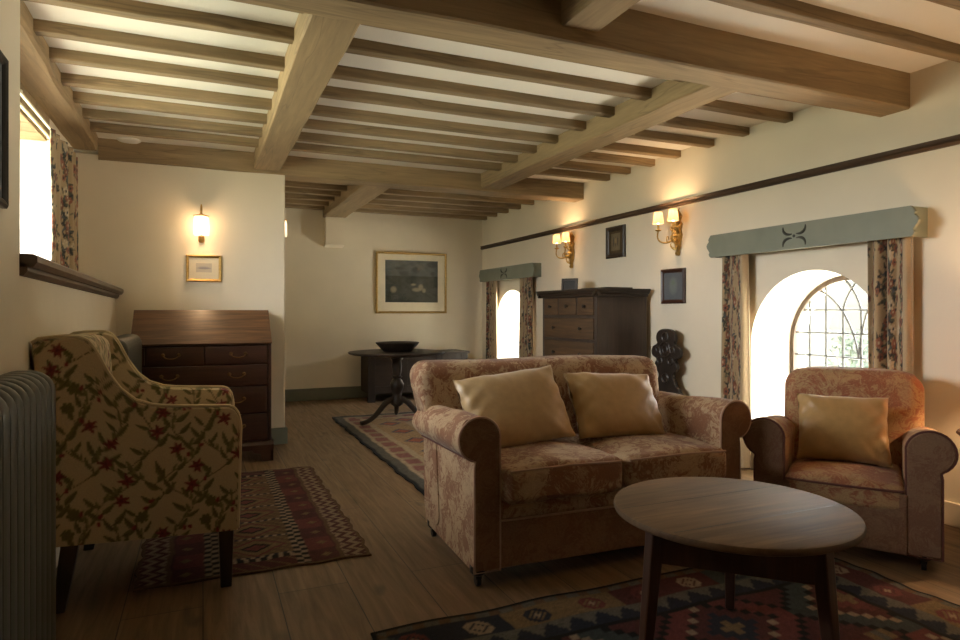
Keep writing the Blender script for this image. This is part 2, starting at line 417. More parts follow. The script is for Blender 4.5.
def arch_outline(yc, hw, z0, apex, n=28):
    sp = apex - hw
    return [(yc - hw, z0)] + arc(yc, sp, hw, 180, 0, n) + [(yc + hw, z0)]
def wall_with_arches():
    mb = MB(); xo = 4.06
    wins = [(2.88, 0.495, 0.28, 1.362, 2.895, 0.462, 1.334), (7.17, 0.47, 0.28, 1.368, 7.17, 0.44, 1.34)]
    for X, pick in ((XR, 0), (xo, 1)):
        y = YB
        for (yc, hw, z0, ap, gc, gw, gap) in wins:
            C, Wd, A = (yc, hw, ap) if pick == 0 else (gc, gw, gap)
            o = arch_outline(C, Wd, z0, A)
            mb.add([(X, y, 0), (X, C - Wd, 0), (X, C - Wd, ZC), (X, y, ZC)], [(0, 1, 2, 3)])
            mb.add([(X, C - Wd, 0), (X, C + Wd, 0), (X, C + Wd, z0), (X, C - Wd, z0)], [(0, 1, 2, 3)])
            for a, b in zip(o[:-1], o[1:]):
                if b[0] - a[0] > 1e-5:
                    mb.add([(X, a[0], a[1]), (X, b[0], b[1]), (X, b[0], ZC), (X, a[0], ZC)], [(0, 1, 2, 3)])
            y = C + Wd
        mb.add([(X, y, 0), (X, YF, 0), (X, YF, ZC), (X, y, ZC)], [(0, 1, 2, 3)])
    struct(mb, 'wall_right', M['plaster'], 'long cream plaster wall with two deep arched windows', smooth=0, fix=False)
    for k, (yc, hw, z0, ap, gc, gw, gap) in enumerate(wins):
        a = arch_outline(yc, hw, z0, ap); b = arch_outline(gc, gw, z0, gap)
        r = MB(); n = len(a)
        r.add([(XR, p[0], p[1]) for p in a] + [(4.06, p[0], p[1]) for p in b],
              [(i, (i + 1) % n, n + (i + 1) % n, n + i) for i in range(n)])
        struct(r, 'trim_%d' % (k + 3), M['reveal'], ['white plastered arched reveal of the window behind the armchair', 'white plastered arched reveal of the far window'][k], smooth=40)
        # the leaded window itself
        e = empty('window_%d' % (k + 1), (3.92, gc, 0), 0, ['arched leaded window behind the rust armchair', 'arched leaded window near the far corner'][k], None, None, 'structure')
        fo = arch_outline(gc, gw + 0.01, z0, gap + 0.01); fi = arch_outline(gc, gw - 0.026, z0 + 0.026, gap - 0.026)
        f = MB(); n = len(fo)
        for X0 in (3.90, 3.95):
            f.add([(X0, *p) for p in fo] + [(X0, *p) for p in fi], [(i, (i + 1) % n, n + (i + 1) % n, n + i) for i in range(n)])
        f.add([(3.90, *p) for p in fi] + [(3.95, *p) for p in fi], [(i, (i + 1) % n, n + (i + 1) % n, n + i) for i in range(n)])
        f.build('window_frame', M['winframe'], e, world=True)
        p = MB(); p.prism(fi, 'x', 3.922, 3.926); p.build('window_pane', M['glass'], e, world=True, smooth=0)
        L = MB(); sp = gap - gw
        def top(y):
            d = abs(y - gc); return sp + math.sqrt(max(0, (gw - 0.02)**2 - d * d))
        def line(y0, z0_, y1, z1_): L.tube([(3.924, y0, z0_), (3.924, y1, z1_)], 0.0075, 6)
        for i in (-3, -2, -1, 0, 1, 2):
            y = gc + 0.0635 + 0.127 * i
            zt = top(y) if i not in (-1, 0) else 1.11
            line(y, z0, y, min(zt, top(y)))
        zz = 1.11
        while zz > z0 + 0.05:
            h_ = gw - 0.02 if zz < sp else math.sqrt(max(0, (gw - 0.02)**2 - (zz - sp)**2))
            line(gc - h_, zz, gc + h_, zz); zz -= 0.158
        for sgn in (-1, 1):
            L.tube([(3.924, y, z) for y, z in bez((gc - 0.045, 0.80), (gc - 0.045 + sgn * 0.03, 1.02), (gc + sgn * 0.10, 1.19), (gc + sgn * 0.24, top(gc + 0.24)))], 0.0075, 6)
            L.tube([(3.924, y, z) for y, z in bez((gc + sgn * 0.0635, 1.11), (gc + sgn * 0.04, 1.2), (gc + sgn * 0.0, 1.26), (gc - sgn * 0.05, top(gc + 0.05)))], 0.0075, 6)
        L.build('window_leading', M['lead'], e, world=True)
wall_with_arches()

# left wall: solid near part, low wall, then a deep window recess above the sill
def xl(y): return -0.565 - 0.013 * (y - 2.3)
YO = 2.61
mb = MB()
mb.prism([(xl(YB), YB), (xl(YO), YO), (-1.6, YO), (-1.6, YB)], 'z', 0, ZC)
mb.prism([(xl(YO), YO), (xl(YP), YP), (-1.6, YP), (-1.6, YO)], 'z', 0, 1.245)
YW0, YW1 = 2.75, 4.72                 # window opening in the back of the recess
mb.box(-1.7, -1.6, YP + 0.1, YF + 0.3, 0, ZC); mb.box(-1.36, -0.88, YO, YW0, 1.245, ZC); mb.box(-1.36, -0.88, YW1 + 0.02, YP, 1.245, ZC)
struct(mb, 'wall_left', M['plaster'], 'cream plaster wall with a deep window recess on the left', smooth=0)
struct(MB().box(-1.36, -0.86, YW1 - 0.004, YW1 + 0.02, 1.26, 2.165), 'trim_5', M['reveal'], 'bright white reveal of the left window', smooth=0)
lin = MB().box(-1.36, -0.88, YW0, YW1 + 0.02, 2.165, ZC)
for k in range(9): lin.box(-1.36, -0.885, 2.76 + 0.215 * k, 2.76 + 0.215 * k + 0.207, 2.15, 2.165)
struct(lin, 'trim_6', M['oak_x'], 'oak lintel boards over the left window', smooth=0)
sl = MB()
def sill_sec(y, xf, z): return [(-1.36, y, z - 0.04), (xf, y, z - 0.045), (xf + 0.012, y, z - 0.028), (xf + 0.012, y, z - 0.008), (xf, y, z), (-1.36, y, z)]
a = sill_sec(2.60, -0.53, 1.296); b = sill_sec(YP - 0.005, -0.565, 1.273)
a2 = [(-0.59, y, z) if x < -1 else (x, y, z) for x, y, z in a]
sl.add(a + b, [tuple(range(6)), tuple(range(11, 5, -1))] + [(i, 6 + i, 6 + (i + 1) % 6, (i + 1) % 6) for i in range(6)])
ao = [(x - 0.0 if x < -1 else x - 0.028, y, z - 0.03) for x, y, z in a]; bo = [(x if x < -1 else x - 0.028, y, z - 0.03) for x, y, z in b]
sl.add(ao + bo, [tuple(range(6)), tuple(range(11, 5, -1))] + [(i, 6 + i, 6 + (i + 1) % 6, (i + 1) % 6) for i in range(6)])
struct(sl, 'trim_7', M['sill'], 'long dark moulded wooden sill of the left window', smooth=0)
e = empty('window_3', (-1.33, 3.7, 1.27), 0, 'wide window in the deep left recess', None, None, 'structure')
f = MB()
for y in (YW0, 3.38, 4.02, YW1 - 0.05): f.box(-1.35, -1.30, y, y + 0.05, 1.27, 2.15)
for z in (1.27, 2.10): f.box(-1.35, -1.30, YW0, YW1, z, z + 0.05)
f.build('window_frame', M['white'], e, world=True, smooth=0)
MB().box(-1.327, -1.323, YW0, YW1, 1.30, 2.12).build('window_pane', M['glass'], e, world=True, smooth=0)

# partition wall with the bureau, and what stands behind it
XPE = 0.628
mb = MB().box(-1.6, XPE, YP, YP + 0.16, 0, 2.285); mb.box(-1.6, 0.53, YP + 0.16, YF, 0, ZC)
struct(mb, 'wall_partition', M['plaster'], 'cream partition wall behind the bureau', smooth=0, bevel=0.012)
struct(MB().box(-0.6, XPE + 0.018, YP - 0.018, YP + 0.16, 0, 0.135), 'baseboard_partition', M['green'], 'grey green skirting at the foot of the partition', smooth=0, bevel=0.004)
struct(MB().box(-1.6, XR, YF - 0.02, YF, 0, 0.15), 'baseboard_far', M['skirt'], 'grey green skirting along the far wall', smooth=0, bevel=0.004)
mb = MB()
for y0, y1 in ((YB, YF),): mb.box(XR - 0.018, XR, y0, y1, 0, 0.12)
struct(mb, 'baseboard_right', M['plaster'], 'cream skirting along the window wall', smooth=0, bevel=0.004)
mb = MB().prism([(XR, 1.952), (XR - 0.016, 1.952), (XR - 0.03, 1.965), (XR - 0.022, 1.98), (XR - 0.03, 1.997), (XR, 1.997)], 'y', YB, YF)
struct(mb, 'trim_1', M['rail'], 'thin dark picture rail along the window wall', smooth=0)

# ------------------------------------------------------------------ oak ceiling
def beam(name, mat, label, axis, a0, a1, b0, b1, z0, z1=ZC + 0.02, wob=0.006, ch=0.008, n=14, skew=0.0):
    mb = MB(); vs = []; fs = []
    for i in range(n + 1):
        t = i / n; q = a0 + (a1 - a0) * t; sk = skew * t
        j = lambda: random.uniform(-wob, wob)
        B0, B1, Z0 = b0 + sk + j(), b1 + sk + j(), z0 + j() * 0.6
        sec = [(B0, z1), (B0, Z0 + ch), (B0 + ch, Z0), (B1 - ch, Z0), (B1, Z0 + ch), (B1, z1)]
        vs += [(q, p[0], p[1]) if axis == 'x' else (p[0], q, p[1]) for p in sec]
    for i in range(n):
        for k in range(6): fs.append((i * 6 + k, i * 6 + (k + 1) % 6, i * 6 + 6 + (k + 1) % 6, i * 6 + 6 + k))
    fs += [tuple(range(6)), tuple(range(n * 6 + 5, n * 6 - 1, -1))]
    mb.add(vs, fs)
    o = mb.build(name, mat, smooth=0); o['kind'] = 'structure'; o['label'] = label
    return o
beam('ceiling_beam', M['oak_x'], 'heavy oak cross beam nearest the viewer', 'x', -0.57, XR + 0.05, 2.27, 2.445, 2.207, wob=0.004)
beam('ceiling_beam', M['oak_x'], 'oak cross beam over the partition, far from the viewer', 'x', -0.72, XR + 0.05, 5.53, 5.72, 2.235, wob=0.005)
beam('ceiling_beam', M['oak_y'], 'long oak beam running to the top of the partition', 'y', 2.40, 5.6, 0.385, 0.592, 2.268, wob=0.004)
beam('ceiling_beam', M['oak_y'], 'long oak beam nearer the window wall', 'y', 2.40, 5.6, 2.40, 2.605, 2.266, wob=0.005)
beam('ceiling_beam', M['oak_y'], 'oak beam overhead in front of the near cross beam', 'y', -1.0, 2.30, 1.34, 1.52, 2.268, wob=0.004)
beam('ceiling_beam', M['oak_y'], 'oak beam in the far bay ending on the plaster corbel', 'y', 5.68, 8.05, 1.36, 1.63, 2.266, wob=0.005)
beam('ceiling_beam', M['oak_y'], 'oak beam over the left window recess', 'y', 2.35, 5.55, -0.93, -0.685, 2.305, wob=0.007, ch=0.014, skew=-0.035)
for yb in (-1.05, -0.71, -0.37, -0.03, 0.31, 0.65, 0.99, 1.31, 1.647, 1.99):
    beam('ceiling_joist', M['joist'], 'oak joist in the bay above the armchair', 'x', -0.57, XR + 0.03, yb - 0.064, yb, 2.344, wob=0.003, ch=0.004)
for yb in (2.76, 3.09, 3.455, 3.79, 4.16, 4.48, 4.82, 5.14):
    beam('ceiling_joist', M['joist'], 'oak joist in the middle bay', 'x', -0.90, XR + 0.03, yb - 0.064, yb, 2.346, wob=0.003, ch=0.004)
for yb in (5.98, 6.31, 6.65, 6.99, 7.33, 7.67, 8.0):
    beam('ceiling_joist', M['joist'], 'oak joist in the far bay', 'x', -0.6, XR + 0.03, yb - 0.064, yb, 2.346, wob=0.003, ch=0.004)
for i, o in enumerate([q for q in bpy.data.objects if q.name.startswith('ceiling_joist')]): o['group'] = 'oak ceiling joists'
mb = MB().prism([(8.1, 2.27), (7.97, 2.27), (7.985, 1.93), (8.1, 1.90)], 'x', 1.39, 1.62)
struct(mb, 'trim_2', M['plaster'], 'plaster corbel under the far beam', smooth=0)

# ------------------------------------------------------------------ outside
o = MB().box(11.0, 11.4, -8, 24, -0.35, 2.3).build('garden_wall', M['stone'], smooth=0); tag(o, 'pale stone wall outside the right windows', None, None, 'structure')
def shrub():
    mb = MB()
    for k in range(420):
        a = random.uniform(0, 2 * PI); h_ = random.uniform(0, 1); rr = 0.45 * math.sqrt(random.random()) * (1 - 0.5 * h_)
        c = Vector((7.7 + rr * math.cos(a), 5.70 + rr * math.sin(a), -0.3 + 1.15 * h_)); d = Vector((random.gauss(0, 1), random.gauss(0, 1), random.gauss(0, 1))).normalized()
        s_ = d.orthogonal().normalized() * 0.03; l_ = d * 0.06
        mb.add([c - l_, c + s_, c + l_, c - s_ + Vector((0, 0, 0.01))], [(0, 1, 2, 3)])
    mb.tube([(7.7, 5.70, -0.36), (7.72, 5.68, 0.3), (7.68, 5.71, 0.75)], [0.02, 0.015, 0.008])
    return mb
o = shrub().build('garden_shrub', M['leaf'], smooth=0, fix=False); tag(o, 'small green shrub outside against the pale stone wall', 'shrub')
# ------------------------------------------------------------------ woven and printed patterns (drawn as point colours on fine meshes)
def raster(size, px, bgc): 
    n = int(size / px); return np.ones((n, n, 3)) * np.array(bgc)
def wrapd(A, size, px, x, y):
    n = A.shape[0]; g = (np.arange(n) + 0.5) * px
    dx = (g[None, :] - x + size / 2) % size - size / 2; dy = (g[:, None] - y + size / 2) % size - size / 2
    return dx, dy
def put(A, mask, c, noise_=0.0):
    c = np.array(c)
    k = mask[..., None]
    A[:] = A * (1 - k) + c * k
def leaf(A, size, px, x, y, ang, L, W, c, vein=None, bend=0.0):
    dx, dy = wrapd(A, size, px, x, y); ca, sa = math.cos(ang), math.sin(ang)
    u = dx * ca + dy * sa; v = -dx * sa + dy * ca
    t = u / L; v = v - bend * L * (t * t)
    wd = W * np.sqrt(np.clip(t * (1 - t), 0, 1)) * (1.35 - 0.75 * t) * 1.6
    inside = (t > 0) & (t < 1) & (np.abs(v) < wd)
    put(A, inside.astype(float), c)
    if vein is not None:
        put(A, (inside & (v > 0)).astype(float) * 0.45, vein)
        put(A, (inside & (np.abs(v) < px * 0.7)).astype(float) * 0.7, mul(c, 0.55))
def stroke(A, size, px, pts, r, c):
    for x, y in pts:
        dx, dy = wrapd(A, size, px, x, y)
        put(A, (dx * dx + dy * dy < r * r).astype(float), c)
def flower(A, size, px, x, y, R, n, c, c2, rot=0.0, depth=0.45):
    dx, dy = wrapd(A, size, px, x, y); r = np.hypot(dx, dy); th = np.arctan2(dy, dx) + rot
    edge = R * (1 - depth + depth * np.abs(np.cos(n * th / 2)) ** 0.7)
    put(A, (r < edge).astype(float), c)
    put(A, ((r < edge) & (np.abs(np.sin(n * th / 2)) < 0.30)).astype(float) * 0.6, mul(c, 1.6))
    put(A, (r < R * 0.30).astype(float), c2)
def sample(A, size, u, v):
    n = A.shape[0]; x = (np.asarray(u) / size * n - 0.5) % n; y = (np.asarray(v) / size * n - 0.5) % n
    x0 = np.floor(x).astype(int); y0 = np.floor(y).astype(int); fx = (x - x0)[:, None]; fy = (y - y0)[:, None]
    g = lambda a, b: A[b % n, a % n]
    return (g(x0, y0) * (1 - fx) + g(x0 + 1, y0) * fx) * (1 - fy) + (g(x0, y0 + 1) * (1 - fx) + g(x0 + 1, y0 + 1) * fx) * fy

def floral_tile():
    S, px = 0.60, 0.0025; R = random.Random(11)
    A = raster(S, px, (0.52, 0.395, 0.235))
    G1, G2, ST, RD, RD2 = (0.130, 0.115, 0.045), (0.225, 0.190, 0.085), (0.14, 0.105, 0.045), (0.26, 0.055, 0.050), (0.11, 0.025, 0.025)
    for k in range(4):
        x0, y0 = 0.075 + 0.15 * k, 0.0
        pts = []
        ph = k * 1.7
        for i in range(200):
            t = i / 200; pts.append((x0 + 0.055 * math.sin(2 * PI * t * 2 + ph) + 0.02 * math.sin(2 * PI * t * 3 + ph), S * t))
        stroke(A, S, px, pts, 0.0030, ST)
        for i in range(0, 200, 10):
            x, y = pts[i]; sd = 1 if (i // 10) % 2 else -1
            ang = PI / 2 - sd * R.uniform(0.6, 1.25)
            L = R.uniform(0.055, 0.080); st = 0.018
            stroke(A, S, px, [(x + math.cos(ang) * st * q / 6, y + math.sin(ang) * st * q / 6) for q in range(7)], 0.002, ST)
            leaf(A, S, px, x + math.cos(ang) * st, y + math.sin(ang) * st, ang, L, L * R.uniform(0.17, 0.24), G1, G2, sd * R.uniform(0.1, 0.35))
            if R.random() < 0.5:
                a2 = ang + sd * 0.9
                leaf(A, S, px, x, y, a2, L * 0.6, L * 0.15, G2, G1, -sd * 0.2)
    for k in range(13):
        x, y = ((k * 0.37) % 1) * S, ((k * 0.2307 + 0.08) % 1) * S
        if k % 4 == 3:
            flower(A, S, px, x, y, 0.030, 7, (0.125, 0.11, 0.04), G1, R.random() * 6, 0.3)
        else:
            for q in range(6):
                a = q * PI / 3 + R.uniform(-0.2, 0.2) + k
                leaf(A, S, px, x, y, a, R.uniform(0.030, 0.044), 0.0100, RD if q % 2 else mul(RD, 0.75), RD2)
            dx, dy = wrapd(A, S, px, x, y); put(A, (np.hypot(dx, dy) < 0.008).astype(float), RD2)
    for k in range(12):
        x, y = R.random() * S, R.random() * S
        leaf(A, S, px, x, y, R.uniform(0.3, 2.8), 0.028, 0.011, mul(RD, 0.8), mul(RD, 1.3))
    return A, S
FLORAL, FLS = floral_tile()
def curtain_tile():
    S, px = 0.60, 0.003; R = random.Random(5)
    A = raster(S, px, (0.36, 0.265, 0.155))
    NV, GN, CO, CR, BL = (0.035, 0.037, 0.040), (0.085, 0.085, 0.060), (0.23, 0.095, 0.060), (0.42, 0.34, 0.23), (0.10, 0.11, 0.115)
    for band in range(3):
        xc = 0.10 + 0.20 * band
        pts = [(xc + 0.035 * math.sin(2 * PI * i / 200 * 2 + band), S * i / 200) for i in range(200)]
        stroke(A, S, px, pts, 0.004, GN)
        for i in list(range(0, 200, 2)):
            x, y = pts[i]; a = R.uniform(0, 2 * PI)
            leaf(A, S, px, x + R.uniform(-.04, .04), y, a, R.uniform(0.03, 0.06), 0.011, R.choice([NV, GN, NV, BL, GN]), GN)
        for i in range(0, 200, 13):
            x, y = pts[i]
            flower(A, S, px, x + R.uniform(-.055, .055), y, R.uniform(0.016, 0.034), 5, R.choice([CO, CO, CR, mul(CO, 0.7)]), R.choice([NV, CR]), R.random() * 6, 0.3)
    for k in range(26):
        x, y = (0.30 * R.randint(0, 1) + R.uniform(-0.04, 0.04)) % S, R.random() * S
        leaf(A, S, px, x, y, R.uniform(0, 6.28), R.uniform(0.02, 0.04), 0.006, mul(GN, 1.3), None)
    return A, S
CURT, CUS = curtain_tile()

# ------------------------------------------------------------------ rugs
def rug(name, x0, x1, y0, y1, cell, fn, label, rz=0.0):
    e_w, e_l = x1 - x0, y1 - y0; nx, ny = int(e_w / cell), int(e_l / cell)
    mb = MB(); R = random.Random(3)
    wob = [0.006 * math.sin(j * 0.21) + 0.004 * math.sin(j * 0.53 + 1) for j in range(ny + 1)]
    mb.grid(lambda u, v: (x0 + e_w * u + wob[int(round(v * ny))] * (1 - 2 * u), y0 + e_l * v + 0.005 * math.sin(u * 23), 0.009 + 0.0016 * math.sin(u * 31 + v * 17)), nx, ny)
    n0 = len(mb.v)
    ring = [i for i in range(nx + 1)] + [(j * (nx + 1) + nx) for j in range(1, ny + 1)] + [ny * (nx + 1) + i for i in range(nx - 1, -1, -1)] + [j * (nx + 1) for j in range(ny - 1, 0, -1)]
    for i in ring: x, y, z = mb.v[i]; mb.v.append((x, y, 0.0005))
    m = len(ring)
    for k in range(m): mb.f.append((ring[k], n0 + k, n0 + (k + 1) % m, ring[(k + 1) % m]))
    cols = []
    for j in range(ny + 1):
        for i in range(nx + 1): cols.append(fn(i, j, nx, ny))
    cols += [cols[i] for i in ring]
    o = mb.build(name, M['wool'], smooth=30, fix=False)
    c = np.array(cols); c = c * (1 + rng.normal(0, 0.10, (len(c), 1))); colour(o, np.clip(c, 0, 1))
    tag(o, label, 'rug'); return o
K_RED, K_DRED, K_NAVY, K_BLK, K_CR, K_OCH, K_BRN, K_TEAL, K_GRY = (0.105, 0.030, 0.026), (0.065, 0.021, 0.019), (0.016, 0.018, 0.026), (0.010, 0.009, 0.009), (0.22, 0.16, 0.105), (0.135, 0.088, 0.042), (0.095, 0.055, 0.03), (0.036, 0.044, 0.042), (0.085, 0.078, 0.062)
def kilim_small(i, j, nx, ny):
    # border rows across the ends, zig-zag fringe bands on both long sides, hooked diamonds in the field
    d = min(i, nx - i); e = min(j, ny - j)
    if d < 2 or e < 2: return K_BRN
    if d < 12: 
        return K_CR if (abs((j % 8) - 4) + d) % 6 < 3 else K_DRED
    if d < 27:
        q = (j % 16, d - 12)
        if abs(q[0] - 8) + abs(q[1] - 7) * 1.2 < 3: return K_OCH
        return K_RED if d > 14 and (j // 16) % 2 else (K_BRN if d < 14 else K_DRED)
    if d < 33: return K_BLK if (j % 6 < 3) == (d < 30) else K_CR
    if e < 12: return K_DRED if (i + j) % 9 else K_OCH
    if e < 16: return K_BLK if (i % 5 < 3) else K_CR
    ii = i - 33; w_ = nx - 66; fy = (j - 16) % 26
    a = abs(ii - w_ / 2) / (w_ / 2) * 13; b_ = abs(fy - 13)
    if fy < 2: return K_NAVY if i % 4 < 2 else K_CR
    if a + b_ < 4: return K_RED
    if a + b_ < 6: return K_BLK
    if a + b_ < 10: return K_OCH
    if a + b_ < 12: return K_RED
    return K_BRN if (ii // 2 + j // 2) % 3 else K_OCH
rug('kilim_rug', -0.255, 0.70, 2.842, 4.62, 0.0098, kilim_small, 'small red and ochre kilim rug under the floral armchair')
def kilim_big(i, j, nx, ny):
    d = min(i, nx - i); e = min(j, ny - j); m = min(d, e)
    along = j if d < e else i
    if m < 2: return K_BLK
    if m < 5: return K_GRY if (along % 9) < 5 else K_BRN
    if m < 17:
        q = along % 22; a = abs(q - 11); b_ = abs(m - 11)
        base = [K_NAVY, K_OCH, K_DRED, K_TEAL][(along // 44) % 4]
        if a + b_ < 2: return K_CR
        if max(a, b_) < 5 and (a + b_) % 4 < 3 and a + b_ < 7: return [K_RED, K_CR, K_NAVY, K_RED][(along // 22) % 4]
        return base
    if m < 26:
        z = (along % 10) - 5
        return K_NAVY if abs(z) * 1.4 < (m - 17) else K_GRY
    if m < 28: return K_BLK
    # field: stepped medallions
    ii, jj = i - 28, j - 28
    cx, cy = (ii // 3 * 3) % 54 - 27, (jj // 3 * 3) % 48 - 24
    s_ = abs(cx) + abs(cy)
    k = (ii // 54 + jj // 48)
    if s_ < 6: return K_OCH
    if s_ < 12: return [K_NAVY, K_RED][k % 2]
    if s_ < 18: return K_DRED
    if s_ < 21: return K_CR if ((ii // 6) + (jj // 6)) % 2 else K_BLK
    if s_ < 30: return [K_RED, K_TEAL][k % 2]
    if s_ < 33: return K_BLK
    return K_DRED if ((ii // 9) * 7 + (jj // 6) * 3) % 5 else (K_OCH if (ii // 3) % 2 else K_GRY)
rug('kilim_rug', 0.525, 2.575, 0.62, 2.145, 0.0105, kilim_big, 'large dark kilim rug under the round coffee table')
def carpet_far(i, j, nx, ny):
    d = min(i, nx - i); e = min(j, ny - j); m = min(d, e); along = j if d < e else i
    if m < 2: return K_BLK
    if m < 6: return K_GRY
    if m < 8: return (0.32, 0.24, 0.16)
    if m < 14: return (0.20, 0.085, 0.07) if (along % 12) > 3 else (0.26, 0.19, 0.12)
    if m < 17: return (0.36, 0.28, 0.18)
    if m < 34:
        a = abs((along % 24) - 12); b_ = abs(m - 25)
        return (0.30, 0.10, 0.06) if a + b_ < 5 else ((0.10, 0.09, 0.10) if a + b_ < 7 else (0.33, 0.22, 0.12))
    if m < 37: return (0.36, 0.28, 0.18)
    a = abs((i % 20) - 10) + abs((j % 20) - 10)
    return (0.20, 0.09, 0.09) if a > 11 else ((0.33, 0.22, 0.14) if a > 5 else (0.13, 0.09, 0.10))
rug('patterned_carpet', 1.215, 2.75, 3.25, 6.68, 0.018, carpet_far, 'long faded carpet with striped border behind the sofa')

# ------------------------------------------------------------------ sofa
SOF = (1.658, 2.64, 0)
sofa = empty('sofa', SOF, math.radians(-2.2), 'two-seat rust and beige damask sofa with scroll arms', 'sofa')
def scroll_profile(inner, outer, zb, zt, r, cx):
    """outline (x,z) of an upholstered scroll arm, going round from the inner foot"""
    cz = zt - r
    pts = [(inner, zb), (inner, cz - 0.02)] + arc(cx, cz, r, 172, -62, 18) + [(outer - 0.004, cz - r * 0.98), (outer, cz - r * 1.25), (outer, zb)]
    return pts
def make_arm(parent, sgn, inner, outer, zb, zt, r, cx, y0, y1, mat, matf, pmat, name='arm', slope=0.03):
    P = [(sgn * x, z) for x, z in scroll_profile(inner, outer, zb, zt, r, cx)]
    mb = MB(); ny = 12
    n = len(P); vs = []; fs = []
    for k in range(ny + 1):
        t = k / ny; y = y0 + 0.012 + (y1 - y0 - 0.012) * t
        for i, (x, z) in enumerate(P):
            puff = 0.005 * math.sin(t * 9 + i * 0.7) * (1 if z > zb + 0.1 else 0)
            vs.append((x + puff * sgn, y, z - slope * t * max(0, (z - zb) / (zt - zb)) + puff))
    for k in range(ny):
        for i in range(n): fs.append((k * n + i, k * n + (i + 1) % n, (k + 1) * n + (i + 1) % n, (k + 1) * n + i))
    fs += [tuple(range(n)), tuple(range((ny + 1) * n - 1, ny * n - 1, -1))]
    mb.add(vs, fs); a = mb.build(name, mat, parent, smooth=50)
    c = (sum(p[0] for p in P) / n, sum(p[1] for p in P) / n)
    MB().tube([(sgn * (cx + r * 0.42 + 0.006), y0 + 0.03 + (y1 - y0 - 0.04) * k / 8, zt - 1.9 * r - slope * 0.75 * k / 8) for k in range(9)], 0.0045, 6).build('crease_line', M['pipe_dark'], a)  # dark crease line under the scroll, added as a thin tube
    fr = MB().prism([(c[0] + (x - c[0]) * 0.985, c[1] + (z - c[1]) * 0.985) for x, z in P], 'y', y0, y0 + 0.02)
    fr.build('arm_front', matf, a, smooth=30, bevel=0.006)
    MB().tube([(x, y0 + 0.006, z) for x, z in P[:]], 0.0055, 6, closed=True).build('piping', pmat, a)
    return a
for sg in (-1, 1):
    make_arm(sofa, sg, 0.555, 0.664, 0.066, 0.682, 0.088, 0.642, -0.35, 0.335, M['damask'], M['shaded_fab'], M['pipe'])
def lean(x, y, z, a, b, c):
    t = (z - 0.1) / 0.76
    yy = y + 0.10 * max(0, t) * (1 if y < 0.25 else 0.35)
    zz = z + (0.004 * math.sin(x * 7 + 0.6) if c > 0.7 else 0) - (0.006 * a * a if c > 0.6 else 0)
    lim = 0.655 + max(0.0, t - 0.5) * 0.2; xx = max(-lim - 0.015, min(lim, x)) if t < 1.2 else x
    return (xx, yy - 0.015 * (1 - a * a) * (1 if b < -0.5 else 0), zz)
MB().rbox(-0.745, 0.635, 0.10, 0.335, 0.10, 0.862, 0.075, 5, lean, 14).build('backrest', M['damask'], sofa)
for x0, x1 in ((-0.553, -0.003), (0.003, 0.553)):
    def crown(x, y, z, a, b, c):
        z2 = z + (0.028 * (1 - a * a) * (1 - 0.6 * b * b) if c > 0.3 else 0) + 0.004 * math.sin(x * 19 + y * 13)
        return (x, y - 0.012 * (1 - a**4) * (1 if b < -0.8 else 0), z2)
    q = MB().rbox(x0, x1, -0.40, 0.16, 0.335, 0.478, 0.035, 4, crown, 12).build('seat_cushion', M['shaded_fab' if False else 'damask'], sofa)
    zt = 0.474
    MB().tube([(x0 + 0.02, -0.398, zt - 0.006), ((x0 + x1) / 2, -0.409, zt + 0.002), (x1 - 0.02, -0.398, zt - 0.006)], 0.005, 6).build('piping', M['pipe'], q)
MB().rbox(-0.56, 0.56, -0.345, 0.2, 0.255, 0.342, 0.03, 4).build('seat_rail', M['damask'], sofa)
fr = MB().rbox(-0.57, 0.57, -0.342, 0.3, 0.068, 0.268, 0.012, 3).build('base', M['shaded_fab'], sofa)
MB().tube([(-0.56, -0.345, 0.262), (0.56, -0.345, 0.262)], 0.005, 6).build('piping', M['pipe'], fr)
def caster(parent, x, y, h=0.07, name='foot'):
    ft = MB().lathe([(0.034, h + 0.015), (0.034, h - 0.008), (0.026, 0.05), (0.016, 0.045)], (x, y, 0), 14).build(name, M['iron'], parent)
    mb = MB(); pts = [(x - 0.009 + 0.018 * k, y + 0.008, 0.022) for k in (0, 1)]
    mb.tube(pts, 0.022, 14); mb.box(x - 0.012, x + 0.012, y - 0.008, y + 0.016, 0.03, 0.05)
    mb.build('caster', M['iron'], ft)
for x in (-0.635, 0.635):
    for y in (-0.31, 0.29): caster(sofa, x, y)

def throw_pillow(name, loc, rz, tilt, roll, wd, ht, th, mat, label, group=None, seed=1):
    R = random.Random(seed); ph = [R.uniform(0, 6) for _ in range(6)]
    def F(u, v, sg):
        a, b = 2 * u - 1, 2 * v - 1
        ex = (1 - abs(a)**2.6); ey = (1 - abs(b)**2.6)
        z = sg * th / 2 * (max(ex, 0) * max(ey, 0))**0.42
        pin = 1 - 0.055 * (1 - a * a) * abs(b)**3; pin2 = 1 - 0.055 * (1 - b * b) * abs(a)**3
        cr = (abs(a * b))**1.5
        z += sg * 0.010 * math.sin(8 * a + 5 * b + ph[0]) * cr * (1 - cr) * 3 + sg * 0.006 * math.sin(14 * (a - b) + ph[1]) * (abs(a) ** 3) * ey
        z += sg * 0.004 * math.sin(22 * (a + 0.6 * b) + ph[2]) * max(0, b * -a) 
        return (a * wd / 2 * pin2, z, b * ht / 2 * pin)
    n = 36; mb = MB()
    mb.grid(lambda u, v: F(u, v, -1), n, n); mb.grid(lambda u, v: F(u, v, 1), n, n)
    o = mb.build(name, mat, smooth=60)
    bm = bmesh.new(); bm.from_mesh(o.data); bmesh.ops.remove_doubles(bm, verts=bm.verts, dist=0.0004); bmesh.ops.recalc_face_normals(bm, faces=bm.faces); bm.to_mesh(o.data); bm.free()
    o.location = loc; o.rotation_euler = (tilt, roll, rz); tag(o, label, 'cushion', group); return o
